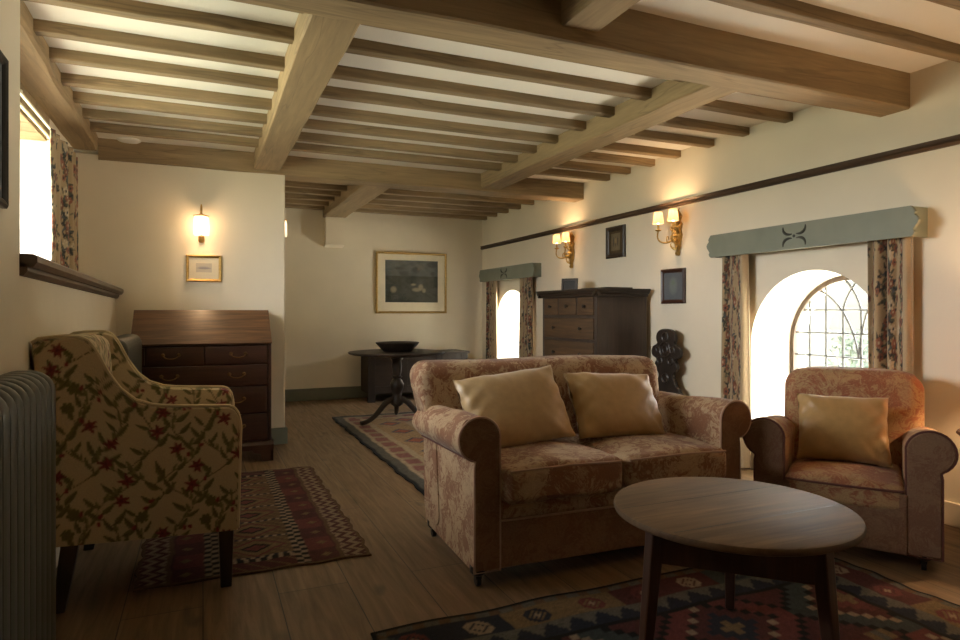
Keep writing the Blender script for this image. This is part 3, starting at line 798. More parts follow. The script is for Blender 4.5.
throw_pillow('throw_pillow', (1.325, 2.655, 0.652), 0.0, -0.52, -0.10, 0.52, 0.37, 0.16, M['silk'], 'pale gold silk cushion on the sofa, nearer the floral armchair', 'gold silk cushions on the sofa', 1)
throw_pillow('throw_pillow', (1.868, 2.635, 0.640), -0.05, -0.56, 0.05, 0.49, 0.345, 0.15, M['silk_b'], 'amber gold silk cushion on the sofa, nearer the window wall', 'gold silk cushions on the sofa', 4)

# ------------------------------------------------------------------ rust armchair by the window
ARM_RZ = math.radians(-55)
arm = empty('armchair', (2.60, 1.965, 0), ARM_RZ, 'rust chenille scroll-arm armchair in front of the arched window', 'armchair')
for sg in (-1, 1):
    make_arm(arm, sg, 0.236, 0.362, 0.065, 0.597, 0.088, 0.322, 0.0, 0.60, M['chair_fab'], M['shaded_fab'], M['pipe_dark'], slope=0.07)
def lean2(x, y, z, a, b, c):
    t = (z - 0.1) / 0.7
    yy = y + 0.13 * max(0, t) * (1 if y < 0.6 else 0.5)
    zz = z - (0.035 * a**4 if c > 0.6 else 0)
    return (x * (1 + 0.02 * t), yy - 0.02 * (1 - a * a) * (1 if b < -0.5 else 0), zz)
MB().rbox(-0.295, 0.33, 0.46, 0.67, 0.10, 0.80, 0.07, 5, lean2, 12).build('backrest', M['chair_fab'], arm)
def crown2(x, y, z, a, b, c):
    return (x, y - 0.012 * (1 - a**4) * (1 if b < -0.8 else 0), z + (0.035 * (1 - a * a) * (1 - b * b * 0.5) if c > 0.2 else 0))
q = MB().rbox(-0.236, 0.236, 0.0, 0.50, 0.24, 0.348, 0.028, 4, crown2, 12).build('seat_cushion', M['chair_fab'], arm)
MB().tube([(0.228 * k / 10, 0.001 - 0.012 * (1 - (k / 10)**4), 0.332) for k in range(-10, 11)], 0.006, 6).build('piping', M['pipe_dark'], q)
MB().rbox(-0.245, 0.245, -0.004, 0.5, 0.065, 0.325, 0.012, 3).build('base', M['shaded_fab'], arm)
for x in (-0.30, 0.30):
    for y in (0.045, 0.60): caster(arm, x, y, 0.068)
c0 = Vector((-0.012, 0.335, 0.555)); c0.rotate(Matrix.Rotation(ARM_RZ, 3, 'Z'))
throw_pillow('throw_pillow', (2.60 + c0.x, 1.965 + c0.y, 0.528), ARM_RZ + 0.1, -0.45, 0.0, 0.40, 0.34, 0.15, M['silk_b'], 'amber silk cushion on the rust armchair', None, 9)

# ------------------------------------------------------------------ floral armchair
FA = (-0.20, 3.10, 0)
fa = empty('floral_armchair', FA, 0, 'floral linen armchair with cream piping standing side-on at the left', 'armchair')
def fa_top(t):
    """height of the side panel at fraction t from back to front"""
    K = [(0, .985), (0.03, 1.0), (0.10, 1.006), (0.205, 1.006), (0.245, .995), (0.28, .955), (0.325, .875), (0.38, .81), (0.45, .765), (0.54, .742), (0.62, .735), (0.80, .728), (0.93, .724), (0.965, .715), (0.99, .690), (1.0, .66)]
    for (a, za), (b, zb) in zip(K[:-1], K[1:]):
        if t <= b:
            q = (t - a) / (b - a); return za + (zb - za) * q
    return K[-1][1]
def fa_x(t, z): 
    xb = -0.488 - 0.075 * (z - 0.25) / 0.73; xf = 0.126 + 0.012 * (z - 0.25) / 0.45
    return xb + (xf - xb) * t
def side_panel(y0, y1, near):
    nt_, ns = 118, 130; TH = [(0.0, 0.010), (0.0, 0)]
    mb = MB(); rings = []
    # cross-section across the thickness: (inset of the edge, y)
    secs = [(0.012, y0 + 0.0), (0.003, y0 + 0.009), (0.0, y0 + 0.025), (0.0, y1 - 0.025), (0.003, y1 - 0.009), (0.012, y1)]
    UV = []
    def face(y, ins):
        n0 = len(mb.v)
        for j in range(ns + 1):
            for i in range(nt_ + 1):
                t = i / nt_; zt = fa_top(t) - ins; z = 0.248 - 0.02 * t + (zt - 0.248 + 0.02 * t) * j / ns
                mb.v.append((fa_x(0.004 + t * 0.992, z), y + (0.006 * math.sin(t * 3.1) * math.sin(j / ns * 3.1)) * (-1 if y < (y0 + y1) / 2 else 1), z)); 
        for j in range(ns):
            for i in range(nt_):
                a = n0 + j * (nt_ + 1) + i; q = (a, a + 1, a + nt_ + 2, a + nt_ + 1)
                mb.f.append(q if y < (y0 + y1) / 2 else q[::-1])
        return [n0 + i for i in range(nt_ + 1)] + [n0 + j * (nt_ + 1) + nt_ for j in range(1, ns + 1)] + [n0 + ns * (nt_ + 1) + i for i in range(nt_ - 1, -1, -1)] + [n0 + j * (nt_ + 1) for j in range(ns - 1, 0, -1)]
    r0 = face(y0, 0.010); r1 = face(y1, 0.010); m = len(r0)
    prev = r0; K = 9
    for k in range(1, K + 1):
        if k == K: cur = r1
        else:
            cur = []
            for q in r0:
                x, _, z = mb.v[q]; b_ = 0.010 * math.sin(PI * k / K)
                cx, cz = -0.17, 0.52; d = math.hypot(x - cx, z - cz)
                cur.append(len(mb.v)); mb.v.append((x + (x - cx) / d * b_, y0 + (y1 - y0) * k / K, z + (z - cz) / d * b_))
        for i in range(m): mb.f.append((prev[i], cur[i], cur[(i + 1) % m], prev[(i + 1) % m]))
        prev = cur
    o = mb.build('side_panel', M['floral'], fa, world=True, smooth=50)
    V = np.array(mb.v); colour(o, sample(FLORAL, FLS, 1.3 * V[:, 0] + (0.03 if near else 0.31) + (V[:, 1] - y0) * 0.6, 1.3 * V[:, 2] + (V[:, 1] - y0) * 0.5))
    for y in ((y0 + 0.008,) if near else (y0 + 0.03,)):
        pts = [(fa_x(t, fa_top(t)), y, fa_top(t) + 0.002) for t in [0.0, 0.015, 0.03] + [0.06 + 0.94 * k / 70 for k in range(71)]]
        pts += [(fa_x(1.0, z) + 0.003, y, z) for z in np.linspace(0.64, 0.235, 12)]
        MB().tube(pts, 0.0062, 6).build('piping', M['pipe_cream'], o, world=False) if False else None
        tb = MB().tube([(p[0] - FA[0], p[1] - FA[1], p[2]) for p in pts], 0.0062, 6).build('piping', M['pipe_cream'], o)
    return o
side_panel(2.73, 2.80, True); side_panel(3.40, 3.47, False)
def paint(o, P, ax):
    V = np.array([tuple(v.co) for v in o.data.vertices]); colour(o, sample(FLORAL, FLS, 1.3 * V[:, ax[0]] + 0.2, 1.3 * V[:, ax[1]] + 0.1 + (V[:, 2] * 0.3 if ax[1] != 2 else -1.3 * V[:, 0])))
def fab(mb, name, ax=(1, 2)): o = mb.build(name, M['floral'], fa, world=True, smooth=50); paint(o, fa, ax); return o
fab(MB().rbox(-0.55, -0.36, 2.79, 3.41, 0.24, 0.99, 0.05, 5, lambda x, y, z, a, b, c: (x - 0.065 * (z - 0.25) / 0.73 + 0.03, y, z + 0.015 * (1 - b * b) * (c > 0.7)), 80), 'backrest')
fab(MB().rbox(-0.40, 0.13, 2.802, 3.398, 0.38, 0.52, 0.045, 4, lambda x, y, z, a, b, c: (x, y, z + 0.025 * (1 - a * a) * (1 - b * b) * (c > 0)), 70), 'seat_cushion', (0, 1))
fab(MB().rbox(-0.45, 0.112, 2.795, 3.405, 0.24, 0.385, 0.015, 3, None, 70), 'seat_frame')
for (x, y, dx) in ((0.085, 2.765, 0.0), (0.085, 3.44, 0.0), (-0.445, 2.765, -0.04), (-0.445, 3.44, -0.04)):
    a = 0.029; b_ = 0.021
    mb = MB(); vs = [(x + sx * a, y + sy * a, 0.262) for sx, sy in ((-1, -1), (1, -1), (1, 1), (-1, 1))] + [(x + dx + sx * b_, y + sy * b_, 0.0 if x < 0 or y > 3 and False else (0.0 if y < 2.84 or x < -0.25 else 0.011)) for sx, sy in ((-1, -1), (1, -1), (1, 1), (-1, 1))]
    mb.add(vs, [(0, 1, 2, 3), (7, 6, 5, 4), (0, 4, 5, 1), (1, 5, 6, 2), (2, 6, 7, 3), (3, 7, 4, 0)])
    mb.build('leg', M['dark_z'], fa, world=True, smooth=0, bevel=0.004)

# ------------------------------------------------------------------ coffee table
CT = (1.543, 1.55, 0)
ct = empty('coffee_table', CT, 0, 'low round dark oak coffee table with three splayed legs', 'table')
zt = 0.482; r = 0.368
top = MB().lathe([(0.02, zt - 0.026), (r - 0.012, zt - 0.026), (r - 0.003, zt - 0.021), (r, zt - 0.012), (r - 0.003, zt - 0.003), (r - 0.010, zt), (0.02, zt)], (0, 0, 0), 72).build('tabletop', M['table'], ct, smooth=40)
for yy, nm in ((-0.125, 0), (0.115, 0)):
    h_ = math.sqrt(r * r - yy * yy) - 0.012
    MB().box(-h_, h_, yy - 0.0012, yy + 0.0012, zt - 0.001, zt + 0.0004).build('board_joint', M['iron'], top, smooth=0)
feet = [(0.235, 0.245), (-0.320, 0.03), (0.045, -0.335)]
tops = [(q[0] * 0.87, q[1] * 0.87) for q in feet]
for (fx, fy), (tx, ty) in zip(feet, tops):
    ang = math.atan2(fy, fx)
    def sq(x, y, z, s_): return [(x + s_ * math.cos(ang + PI / 4 + k * PI / 2), y + s_ * math.sin(ang + PI / 4 + k * PI / 2), z) for k in range(4)]
    secs = [sq(fx, fy, 0.0105, 0.022), sq(tx + (fx - tx) * 0.3, ty + (fy - ty) * 0.3, 0.31, 0.029), sq(tx, ty, zt - 0.026, 0.031)]
    mb = MB(); mb.add(sum(secs, []), [(3, 2, 1, 0), (8, 9, 10, 11)] + [(i * 4 + k, i * 4 + (k + 1) % 4, i * 4 + 4 + (k + 1) % 4, i * 4 + 4 + k) for i in (0, 1) for k in range(4)])
    mb.build('leg', M['table_leg'], ct, smooth=0, bevel=0.005)
for i in range(3):
    a, b_ = Vector((*tops[i], 0)), Vector((*tops[(i + 1) % 3], 0)); d = (b_ - a).normalized(); nrm = Vector((-d.y, d.x, 0)) * 0.011
    z0_, z1_ = 0.338, zt - 0.026
    mb = MB(); mb.add([a - nrm + Vector((0, 0, z0_)), b_ - nrm + Vector((0, 0, z0_)), b_ + nrm + Vector((0, 0, z0_)), a + nrm + Vector((0, 0, z0_)),
                       a - nrm + Vector((0, 0, z1_)), b_ - nrm + Vector((0, 0, z1_)), b_ + nrm + Vector((0, 0, z1_)), a + nrm + Vector((0, 0, z1_))],
                      [(0, 1, 2, 3), (4, 5, 6, 7), (0, 1, 5, 4), (1, 2, 6, 5), (2, 3, 7, 6), (3, 0, 4, 7)])
    mb.build('apron', M['table_leg'], ct, smooth=0, bevel=0.002)
# ------------------------------------------------------------------ bureau against the partition
BU = (0.0, 5.22, 0)
bu = empty('bureau', BU, 0, 'dark mahogany slant-front bureau against the partition wall', 'desk')
bx0, bx1, byf, byb = -0.455, 0.465, 4.955, 5.52
mb = MB()
side = [(byf + 0.012, 0.115), (byf + 0.012, 0.855), (5.26, 1.088), (byb, 1.088), (byb, 0.115)]
for x0 in (bx0, bx1 - 0.022): mb.prism(side, 'x', x0, x0 + 0.022)
mb.box(bx0, bx1, 5.26, byb, 1.085, 1.105); mb.box(bx0 + 0.022, bx1 - 0.022, byf + 0.03, byb, 0.115, 0.86); mb.box(bx0 + 0.022, bx1 - 0.022, byb - 0.02, byb, 0.1, 1.1)
mb.build('carcass', M['mahog_x'], bu, world=True, smooth=0, bevel=0.002)
d = Vector((0, 5.26 - byf, 1.098 - 0.862)).normalized(); nrm = Vector((0, -d.z, d.y)) * 0.02
P0, P1 = Vector((0, byf, 0.862)), Vector((0, 5.255, 1.098))
fl = [(q.y, q.z) for q in (P0, P1, P1 + nrm * 0.9, P0 + nrm * 0.6)]
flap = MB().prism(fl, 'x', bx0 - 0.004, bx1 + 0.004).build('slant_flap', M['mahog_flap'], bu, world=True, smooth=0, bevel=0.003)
ZD = [(0.722, 0.848), (0.562, 0.712), (0.36, 0.552), (0.165, 0.35)]
def bail(parent, x, y, z, w_=0.10):
    mb = MB(); mb.tube(bez((x - w_ / 2, y - 0.012, z + 0.008), (x - w_ / 2, y - 0.02, z - 0.03), (x + w_ / 2, y - 0.02, z - 0.03), (x + w_ / 2, y - 0.012, z + 0.008)), 0.0035, 6)
    for sx in (-1, 1): mb.lathe([(0.011, 0), (0.011, 0.004), (0.005, 0.012)], (0, 0, 0), 10); 
    o = mb.build('handle', M['brass'], parent, world=True)
    return o
def drawer(parent, x0, x1, y, z0, z1, mat, hx, hw=0.10):
    q = MB().rbox(x0, x1, y - 0.010, y + 0.02, z0, z1, 0.004, 2, None, 2).build('drawer', mat, parent, world=True, smooth=30)
    for h_ in hx:
        mb = MB(); zc = (z0 + z1) / 2 + 0.004
        ox, oy = parent.location.x, parent.location.y
        pts = bez((h_ - hw / 2, y - 0.016, zc + 0.006), (h_ - hw / 2 + 0.005, y - 0.03, zc - 0.03), (h_ + hw / 2 - 0.005, y - 0.03, zc - 0.03), (h_ + hw / 2, y - 0.016, zc + 0.006))
        mb.tube([(p[0] - ox, p[1] - oy, p[2]) for p in pts], 0.0038, 6)
        for sx in (-1, 1):
            mb.tube([(h_ + sx * hw / 2 - ox, y - 0.010 - oy, zc + 0.006), (h_ + sx * hw / 2 - ox, y - 0.022 - oy, zc + 0.006)], [0.014, 0.007], 10)
        mb.build('handle', M['pull'], q)
    return q
drawer(bu, bx0 + 0.10, bx0 + 0.46, byf + 0.012, *ZD[0], M['mahog_x'], [bx0 + 0.25])
drawer(bu, bx0 + 0.47, bx1 - 0.03, byf + 0.012, *ZD[0], M['mahog_x'], [bx0 + 0.69])
for z0, z1 in ZD[1:]: drawer(bu, bx0 + 0.03, bx1 - 0.03, byf + 0.012, z0, z1, M['mahog_x'], [bx0 + 0.24, bx1 - 0.24])
MB().box(bx0 + 0.03, bx0 + 0.085, byf, byf + 0.3, 0.728, 0.846).build('lopers', M['mahog_x'], bu, world=True, smooth=0)
base = MB().prism([(byf - 0.012, 0.085), (byf - 0.012, 0.12), (byf - 0.002, 0.142), (byf + 0.02, 0.15), (byb, 0.15), (byb, 0.085)], 'x', bx0 - 0.014, bx1 + 0.014).build('plinth_moulding', M['mahog_x'], bu, world=True, smooth=0)
for x0, sg in ((bx0 - 0.012, 1), (bx1 + 0.012, -1)):
    for y0, y1 in ((byf - 0.01, byf + 0.015), (byb - 0.03, byb - 0.005)):
        pf = [(x0, 0), (x0, 0.088), (x0 + sg * 0.15, 0.088), (x0 + sg * 0.135, 0.065), (x0 + sg * 0.09, 0.055), (x0 + sg * 0.075, 0.0)]
        mb = MB().prism(pf, 'y', y0, y1); mb.box(min(x0, x0 + sg * 0.02), max(x0, x0 + sg * 0.02), y0, y0 + 0.1 if y0 < 5.2 else y1, 0, 0.088)
        mb.build('bracket_foot', M['mahog_x'], bu, world=True, smooth=0)

# ------------------------------------------------------------------ radiators
def radiator(xf, y0, y1, zt, label):
    e = empty('radiator', ((xf - 0.08), (y0 + y1) / 2, 0), 0, label, 'radiator', 'column radiators')
    n = int(round((y1 - y0) / 0.060)); p = (y1 - y0) / n; dx = 0.15
    for k in range(n):
        yc = y0 + p * (k + 0.5)
        mb = MB()
        out = [(xf - dx, 0.09)] + [(xf - dx, zt - 0.06)] + arc(xf - dx + 0.06, zt - 0.06, 0.06, 180, 90, 6)[1:] + arc(xf - 0.06, zt - 0.06, 0.06, 90, 0, 6) + [(xf, 0.09)]
        # rounded section, thicker in the middle
        n_ = len(out); cx = xf - dx / 2; vs = []; fs = []
        lay = [(-1.0, 0.82), (-0.72, 0.95), (0, 1.0), (0.72, 0.95), (1.0, 0.82)]
        for (t, s_) in lay:
            for (x, z) in out:
                vs.append((cx + (x - cx) * (0.9 + 0.1 * s_), yc + t * p * 0.46, 0.09 + (z - 0.09) * (1 - (1 - s_) * 0.10)))
        for i in range(len(lay) - 1):
            for j in range(n_): fs.append((i * n_ + j, i * n_ + (j + 1) % n_, (i + 1) * n_ + (j + 1) % n_, (i + 1) * n_ + j))
        fs += [tuple(range(n_)), tuple(range(5 * n_ - 1, 4 * n_ - 1, -1))]
        mb.add(vs, fs); mb.build('radiator_section', M['radiator'], e, world=True, smooth=45)
    for y in (y0 + 0.03, y1 - 0.03):
        MB().box(xf - dx + 0.02, xf - 0.02, y - 0.022, y + 0.022, 0, 0.10).build('foot', M['radiator'], e, world=True, smooth=0, bevel=0.004)
    MB().tube([(xf - dx / 2, y0, 0.14), (xf - dx / 2, y0 - 0.06, 0.14), (xf - dx / 2, y0 - 0.09, 0.11), (xf - dx / 2, y0 - 0.09, 0.0)], 0.012, 8).build('pipe', M['radiator'], e, world=True)
    return e
radiator(-0.40, 1.33, 2.25, 0.93, 'grey green column radiator in the near left corner, cut by the picture edge')
radiator(-0.380, 4.03, 4.90, 0.95, 'grey green column radiator between the floral armchair and the bureau')

# ------------------------------------------------------------------ tallboy chest against the window wall
TB = (3.24, 4.92, 0)
tb = empty('tallboy', TB, 0, 'tall dark oak chest of drawers against the window wall', 'chest of drawers')
tx, ty0, ty1 = 2.985, 4.465, 5.385
mb = MB().box(tx, XR - 0.05, ty0, ty0 + 0.025, 0.08, 1.24); mb.box(tx, XR - 0.05, ty1 - 0.025, ty1, 0.08, 1.24); mb.box(tx + 0.03, XR - 0.055, ty0 + 0.02, ty1 - 0.02, 0.085, 1.238)
for z in (0.10, 0.35, 0.61, 0.85, 1.055, 1.235): mb.box(tx + 0.002, tx + 0.04, ty0 + 0.003, ty1 - 0.003, z - 0.012, z + 0.012)
mb.box(tx + 0.001, tx + 0.04, ty0 + 0.002, ty0 + 0.045, 0.082, 1.239); mb.box(tx + 0.001, tx + 0.04, ty1 - 0.045, ty1 - 0.002, 0.082, 1.239)
for y in (4.77, 5.08): mb.box(tx, tx + 0.04, y - 0.012, y + 0.012, 1.06, 1.235)
mb.build('carcass', M['chest_side'], tb, world=True, smooth=0, bevel=0.002)
co = [(0.0, 1.225), (0.018, 1.228), (0.022, 1.245), (0.040, 1.258), (0.045, 1.272), (0.052, 1.278), (0.052, 1.292), (0.0, 1.292)]
mb = MB()
mb.prism([(tx - a, z) for a, z in co], 'y', ty0 - 0.045, ty1 + 0.045)
mb.prism([(ty0 - a, z) for a, z in co], 'x', tx - 0.045, XR - 0.05); mb.prism([(ty1 + a, z) for a, z in co], 'x', tx - 0.045, XR - 0.05)
mb.box(tx + 0.001, XR - 0.051, ty0 + 0.001, ty1 - 0.001, 1.235, 1.2915)
mb.build('cornice', M['dark_y'], tb, world=True, smooth=0)
def tdrawer(y0, y1, z0, z1, knobs):
    q = MB().rbox(tx - 0.008, tx + 0.03, y0, y1, z0, z1, 0.005, 2, None, 2).build('drawer', M['chest'], tb, world=True, smooth=30)
    for y in knobs:
        mb = MB(); c = (tx - 0.008 - TB[0], y - TB[1], (z0 + z1) / 2)
        mb.tube([c, (c[0] - 0.010, c[1], c[2]), (c[0] - 0.022, c[1], c[2]), (c[0] - 0.03, c[1], c[2])], [0.008, 0.008, 0.017, 0.010], 12)
        mb.build('knob', M['dark_y'], q)
for a, b_ in ((4.512, 4.757), (4.783, 5.067), (5.093, 5.338)): tdrawer(a, b_, 1.068, 1.222, [(a + b_) / 2])
for z0, z1 in ((0.863, 1.042), (0.623, 0.837), (0.363, 0.597), (0.113, 0.337)): tdrawer(4.512, 5.338, z0, z1, [4.70, 5.15])
for y in (ty0 + 0.05, ty1 - 0.05):
    for x in (tx + 0.05, XR - 0.08): MB().lathe([(0.022, 0.0), (0.036, 0.02), (0.04, 0.045), (0.026, 0.07), (0.03, 0.085)], (x, y, 0), 16).build('bun_foot', M['dark_y'], tb, world=True)
def small_frame(name, label, loc, wd, ht, lean_):
    e = empty(name, loc, 0, label, 'picture frame')
    mb = MB(); b_ = 0.022
    for (y0, y1, z0, z1) in ((-wd / 2, wd / 2, 0, b_), (-wd / 2, wd / 2, ht - b_, ht), (-wd / 2, -wd / 2 + b_, 0, ht), (wd / 2 - b_, wd / 2, 0, ht)): mb.box(-0.01, 0.01, y0, y1, z0, z1)
    mb.build('frame', M['dark_y'], e, smooth=0, bevel=0.002)
    MB().box(-0.003, 0.004, -wd / 2 + b_, wd / 2 - b_, b_, ht - b_).build('print', M['iron'], e, smooth=0)
    e.rotation_euler = (0, lean_, 0.55); return e
small_frame('picture_frame', 'small dark picture frame leaning on top of the tall chest', (3.24, 5.32, 1.2945), 0.17, 0.125, 0.10)
o = MB().rbox(3.18, 3.46, 4.62, 5.02, 1.2925, 1.312, 0.004, 2, None, 2).build('closed_folder', M['dark_y'], smooth=30); tag(o, 'flat dark folder lying on top of the tall chest', 'folder')

# ------------------------------------------------------------------ far end: tripod table, bowl, coffer
FT = (1.77, 6.17, 0)
ft = empty('tripod_table', FT, 0, 'dark round tripod table standing on the far carpet', 'table')
MB().lathe([(0.02, 0.672), (0.44, 0.676), (0.468, 0.684), (0.478, 0.694), (0.474, 0.702), (0.46, 0.704), (0.02, 0.704)], (0, 0, 0), 56).build('tabletop', M['dark_x'], ft, smooth=40)
MB().box(-0.11, 0.11, -0.11, 0.11, 0.645, 0.672).build('block', M['dark_x'], ft, smooth=0, bevel=0.004)
MB().lathe([(0.037, 0.16), (0.060, 0.18), (0.062, 0.24), (0.045, 0.27), (0.043, 0.29), (0.065, 0.34), (0.069, 0.38), (0.050, 0.42), (0.037, 0.435), (0.053, 0.45), (0.037, 0.465), (0.045, 0.50), (0.050, 0.56), (0.043, 0.61), (0.062, 0.63), (0.062, 0.648)], (0, 0, 0), 24).build('pedestal', M['dark_z'], ft)
for a in (math.radians(195), math.radians(315), math.radians(75)):
    pts = bez((0.03, 0, 0.235), (0.16, 0, 0.24), (0.20, 0, 0.06), (0.36, 0, 0.034), 14) + [(0.40, 0, 0.030)]
    mb = MB(); mb.tube([(p[0] * math.cos(a), p[0] * math.sin(a), p[2]) for p in pts], [0.032 - 0.012 * k / 15 for k in range(len(pts))], 10)
    mb.build('leg', M['dark_x'], ft)
bw = MB().lathe([(0.02, 0.006), (0.125, 0.0), (0.14, 0.004), (0.205, 0.072), (0.216, 0.088), (0.212, 0.092), (0.20, 0.086), (0.13, 0.018), (0.02, 0.014)], (1.77, 6.15, 0.7045), 48).build('bowl', M['dark_z'], smooth=40)
tag(bw, 'wide shallow dark wooden bowl on the tripod table', 'bowl')
CF = (2.45, 7.83, 0)
cf = empty('coffer', CF, 0, 'low dark panelled oak coffer against the far wall', 'chest')
cx0, cx1, cy0, cy1 = 1.82, 3.12, 7.60, 8.06
mb = MB().box(cx0 + 0.02, cx1 - 0.02, cy0 + 0.015, cy1, 0.10, 0.565)
mb.build('body', M['dark_x'], cf, world=True, smooth=0)
MB().box(cx0 - 0.02, cx1 + 0.02, cy0 - 0.025, cy1, 0.565, 0.592).build('lid', M['dark_x'], cf, world=True, smooth=0, bevel=0.006)
for x in (cx0, cx0 + 0.41, cx0 + 0.87, cx1 - 0.09):
    MB().box(x, x + 0.09, cy0, cy0 + 0.05, 0.0 if x in (cx0, cx1 - 0.09) else 0.10, 0.565).build('stile', M['dark_z'], cf, world=True, smooth=0, bevel=0.003)
for z0, z1 in ((0.10, 0.19), (0.49, 0.565)): MB().box(cx0, cx1, cy0 + 0.004, cy0 + 0.03, z0, z1).build('rail', M['dark_x'], cf, world=True, smooth=0, bevel=0.003)

# ------------------------------------------------------------------ carved hall chair beside the tall chest
HC = (3.30, 4.17, 0)
hc = empty('hall_chair', HC, 0, 'dark carved hall chair with lobed back against the window wall', 'chair')
half = [(0.205, 0.40), (0.20, 0.445), (0.165, 0.46), (0.16, 0.485), (0.12, 0.50), (0.115, 0.53), (0.085, 0.56), (0.085, 0.60), (0.125, 0.625), (0.14, 0.655), (0.125, 0.69), (0.105, 0.705), (0.125, 0.72), (0.165, 0.735), (0.18, 0.77), (0.165, 0.81), (0.12, 0.83), (0.095, 0.845), (0.115, 0.865), (0.115, 0.91), (0.085, 0.945), (0.035, 0.96)]
out = [(4.155 + y, z) for y, z in half] + [(4.155 - y, z) for y, z in reversed(half)]
def smooth2(p, it=2):
    for _ in range(it):
        q = []
        for a, b_ in zip(p, p[1:] + p[:1]):
            q += [(0.75 * a[0] + 0.25 * b_[0], 0.75 * a[1] + 0.25 * b_[1]), (0.25 * a[0] + 0.75 * b_[0], 0.25 * a[1] + 0.75 * b_[1])]
        p = q
    return p
bk = MB().prism(smooth2(out), 'x', 3.43, 3.462).build('carved_back', M['dark_z'], hc, world=True, smooth=30, bevel=0.004)
def ring(y, z, r_, rr): MB().tube([(3.43 - HC[0], y - HC[1] + r_ * math.cos(2 * PI * k / 20), z + r_ * math.sin(2 * PI * k / 20)) for k in range(20)], rr, 6, closed=True).build('carved_roundel', M['dark_z'], bk)
ring(4.155, 0.79, 0.06, 0.012); ring(4.155, 0.79, 0.03, 0.010); ring(4.09, 0.70, 0.028, 0.009); ring(4.22, 0.70, 0.028, 0.009); ring(4.155, 0.89, 0.035, 0.010); ring(4.155, 0.56, 0.035, 0.010); ring(4.07, 0.79, 0.025, 0.008); ring(4.24, 0.79, 0.025, 0.008)
MB().rbox(3.10, 3.47, 3.97, 4.34, 0.405, 0.435, 0.008, 2, None, 2).build('seat', M['dark_x'], hc, world=True)
for x0 in (3.13, 3.415):
    lg = [(4.155 - 0.13, 0.406), (4.155 - 0.11, 0.30), (4.155 - 0.16, 0.16), (4.155 - 0.17, 0.0), (4.155 - 0.07, 0.0), (4.155, 0.07), (4.155 + 0.07, 0.0), (4.155 + 0.17, 0.0), (4.155 + 0.16, 0.16), (4.155 + 0.11, 0.30), (4.155 + 0.13, 0.406)]
    MB().prism(lg, 'x', x0, x0 + 0.03).build('leg_panel', M['dark_z'], hc, world=True, smooth=0, bevel=0.004)

# ------------------------------------------------------------------ pelmets and curtains
def pelmet(y0, y1, z0, z1, xf, label):
    e = empty('pelmet', (XR - 0.06, (y0 + y1) / 2, z0), 0, label, 'pelmet', 'sage pelmets over the arched windows')
    def end(yb, sg):
        h_ = z1 - z0; P = []
        for k, (d_, f) in enumerate([(0.0, 0.0), (0.012, 0.05), (0.020, 0.14), (0.012, 0.22), (0.020, 0.30), (0.036, 0.42), (0.042, 0.52), (0.034, 0.62), (0.018, 0.72), (0.024, 0.80), (0.014, 0.90), (0.0, 1.0)]):
            P.append((yb + sg * d_, z0 + h_ * f))
        return P
    out = end(y1, 1) + end(y0, -1)[::-1]
    MB().prism(out, 'x', xf, xf + 0.02).build('front_board', M['pelmet'], e, world=True, smooth=0, bevel=0.002)
    MB().box(xf + 0.02, XR, y0, y0 + 0.018, z0 + 0.002, z1 - 0.002).build('return_board', M['pelmet'], e, world=True, smooth=0)
    MB().box(xf + 0.02, XR, y1 - 0.018, y1, z0 + 0.002, z1 - 0.002).build('return_board', M['pelmet'], e, world=True, smooth=0)
    MB().box(xf + 0.02, XR, y0 + 0.018, y1 - 0.018, z1 - 0.02, z1 - 0.002).build('top_board', M['pelmet'], e, world=True, smooth=0)
    yc, zc = (y0 + y1) / 2, (z0 + z1) / 2
    for sy in (-1, 1):
        for sz in (-1, 1):
            pts = bez((yc + sy * 0.016, zc + sz * 0.014), (yc + sy * 0.05, zc + sz * 0.006), (yc + sy * 0.088, zc + sz * 0.022), (yc + sy * 0.082, zc + sz * 0.062), 12)
            n = len(pts)
            mb = MB().tube([(xf - 0.0005 - e.location.x, y - e.location.y, z - e.location.z) for y, z in pts], [0.003 + 0.006 * math.sin(PI * k / (n - 1)) for k in range(n)], 8)
            mb.build('carved_scroll', M['carve'], e)
    mb = MB().tube([(xf - 0.002 - e.location.x, yc - e.location.y, zc - e.location.z), (xf + 0.004 - e.location.x, yc - e.location.y, zc - e.location.z)], 0.010, 10)
    mb.build('carved_boss', M['carve'], e)
    return e
pelmet(2.18, 3.62, 1.493, 1.655, 3.40, 'long sage painted pelmet over the window behind the rust armchair')
pelmet(6.42, 7.90, 1.493, 1.655, 3.42, 'sage painted pelmet over the window near the far corner')

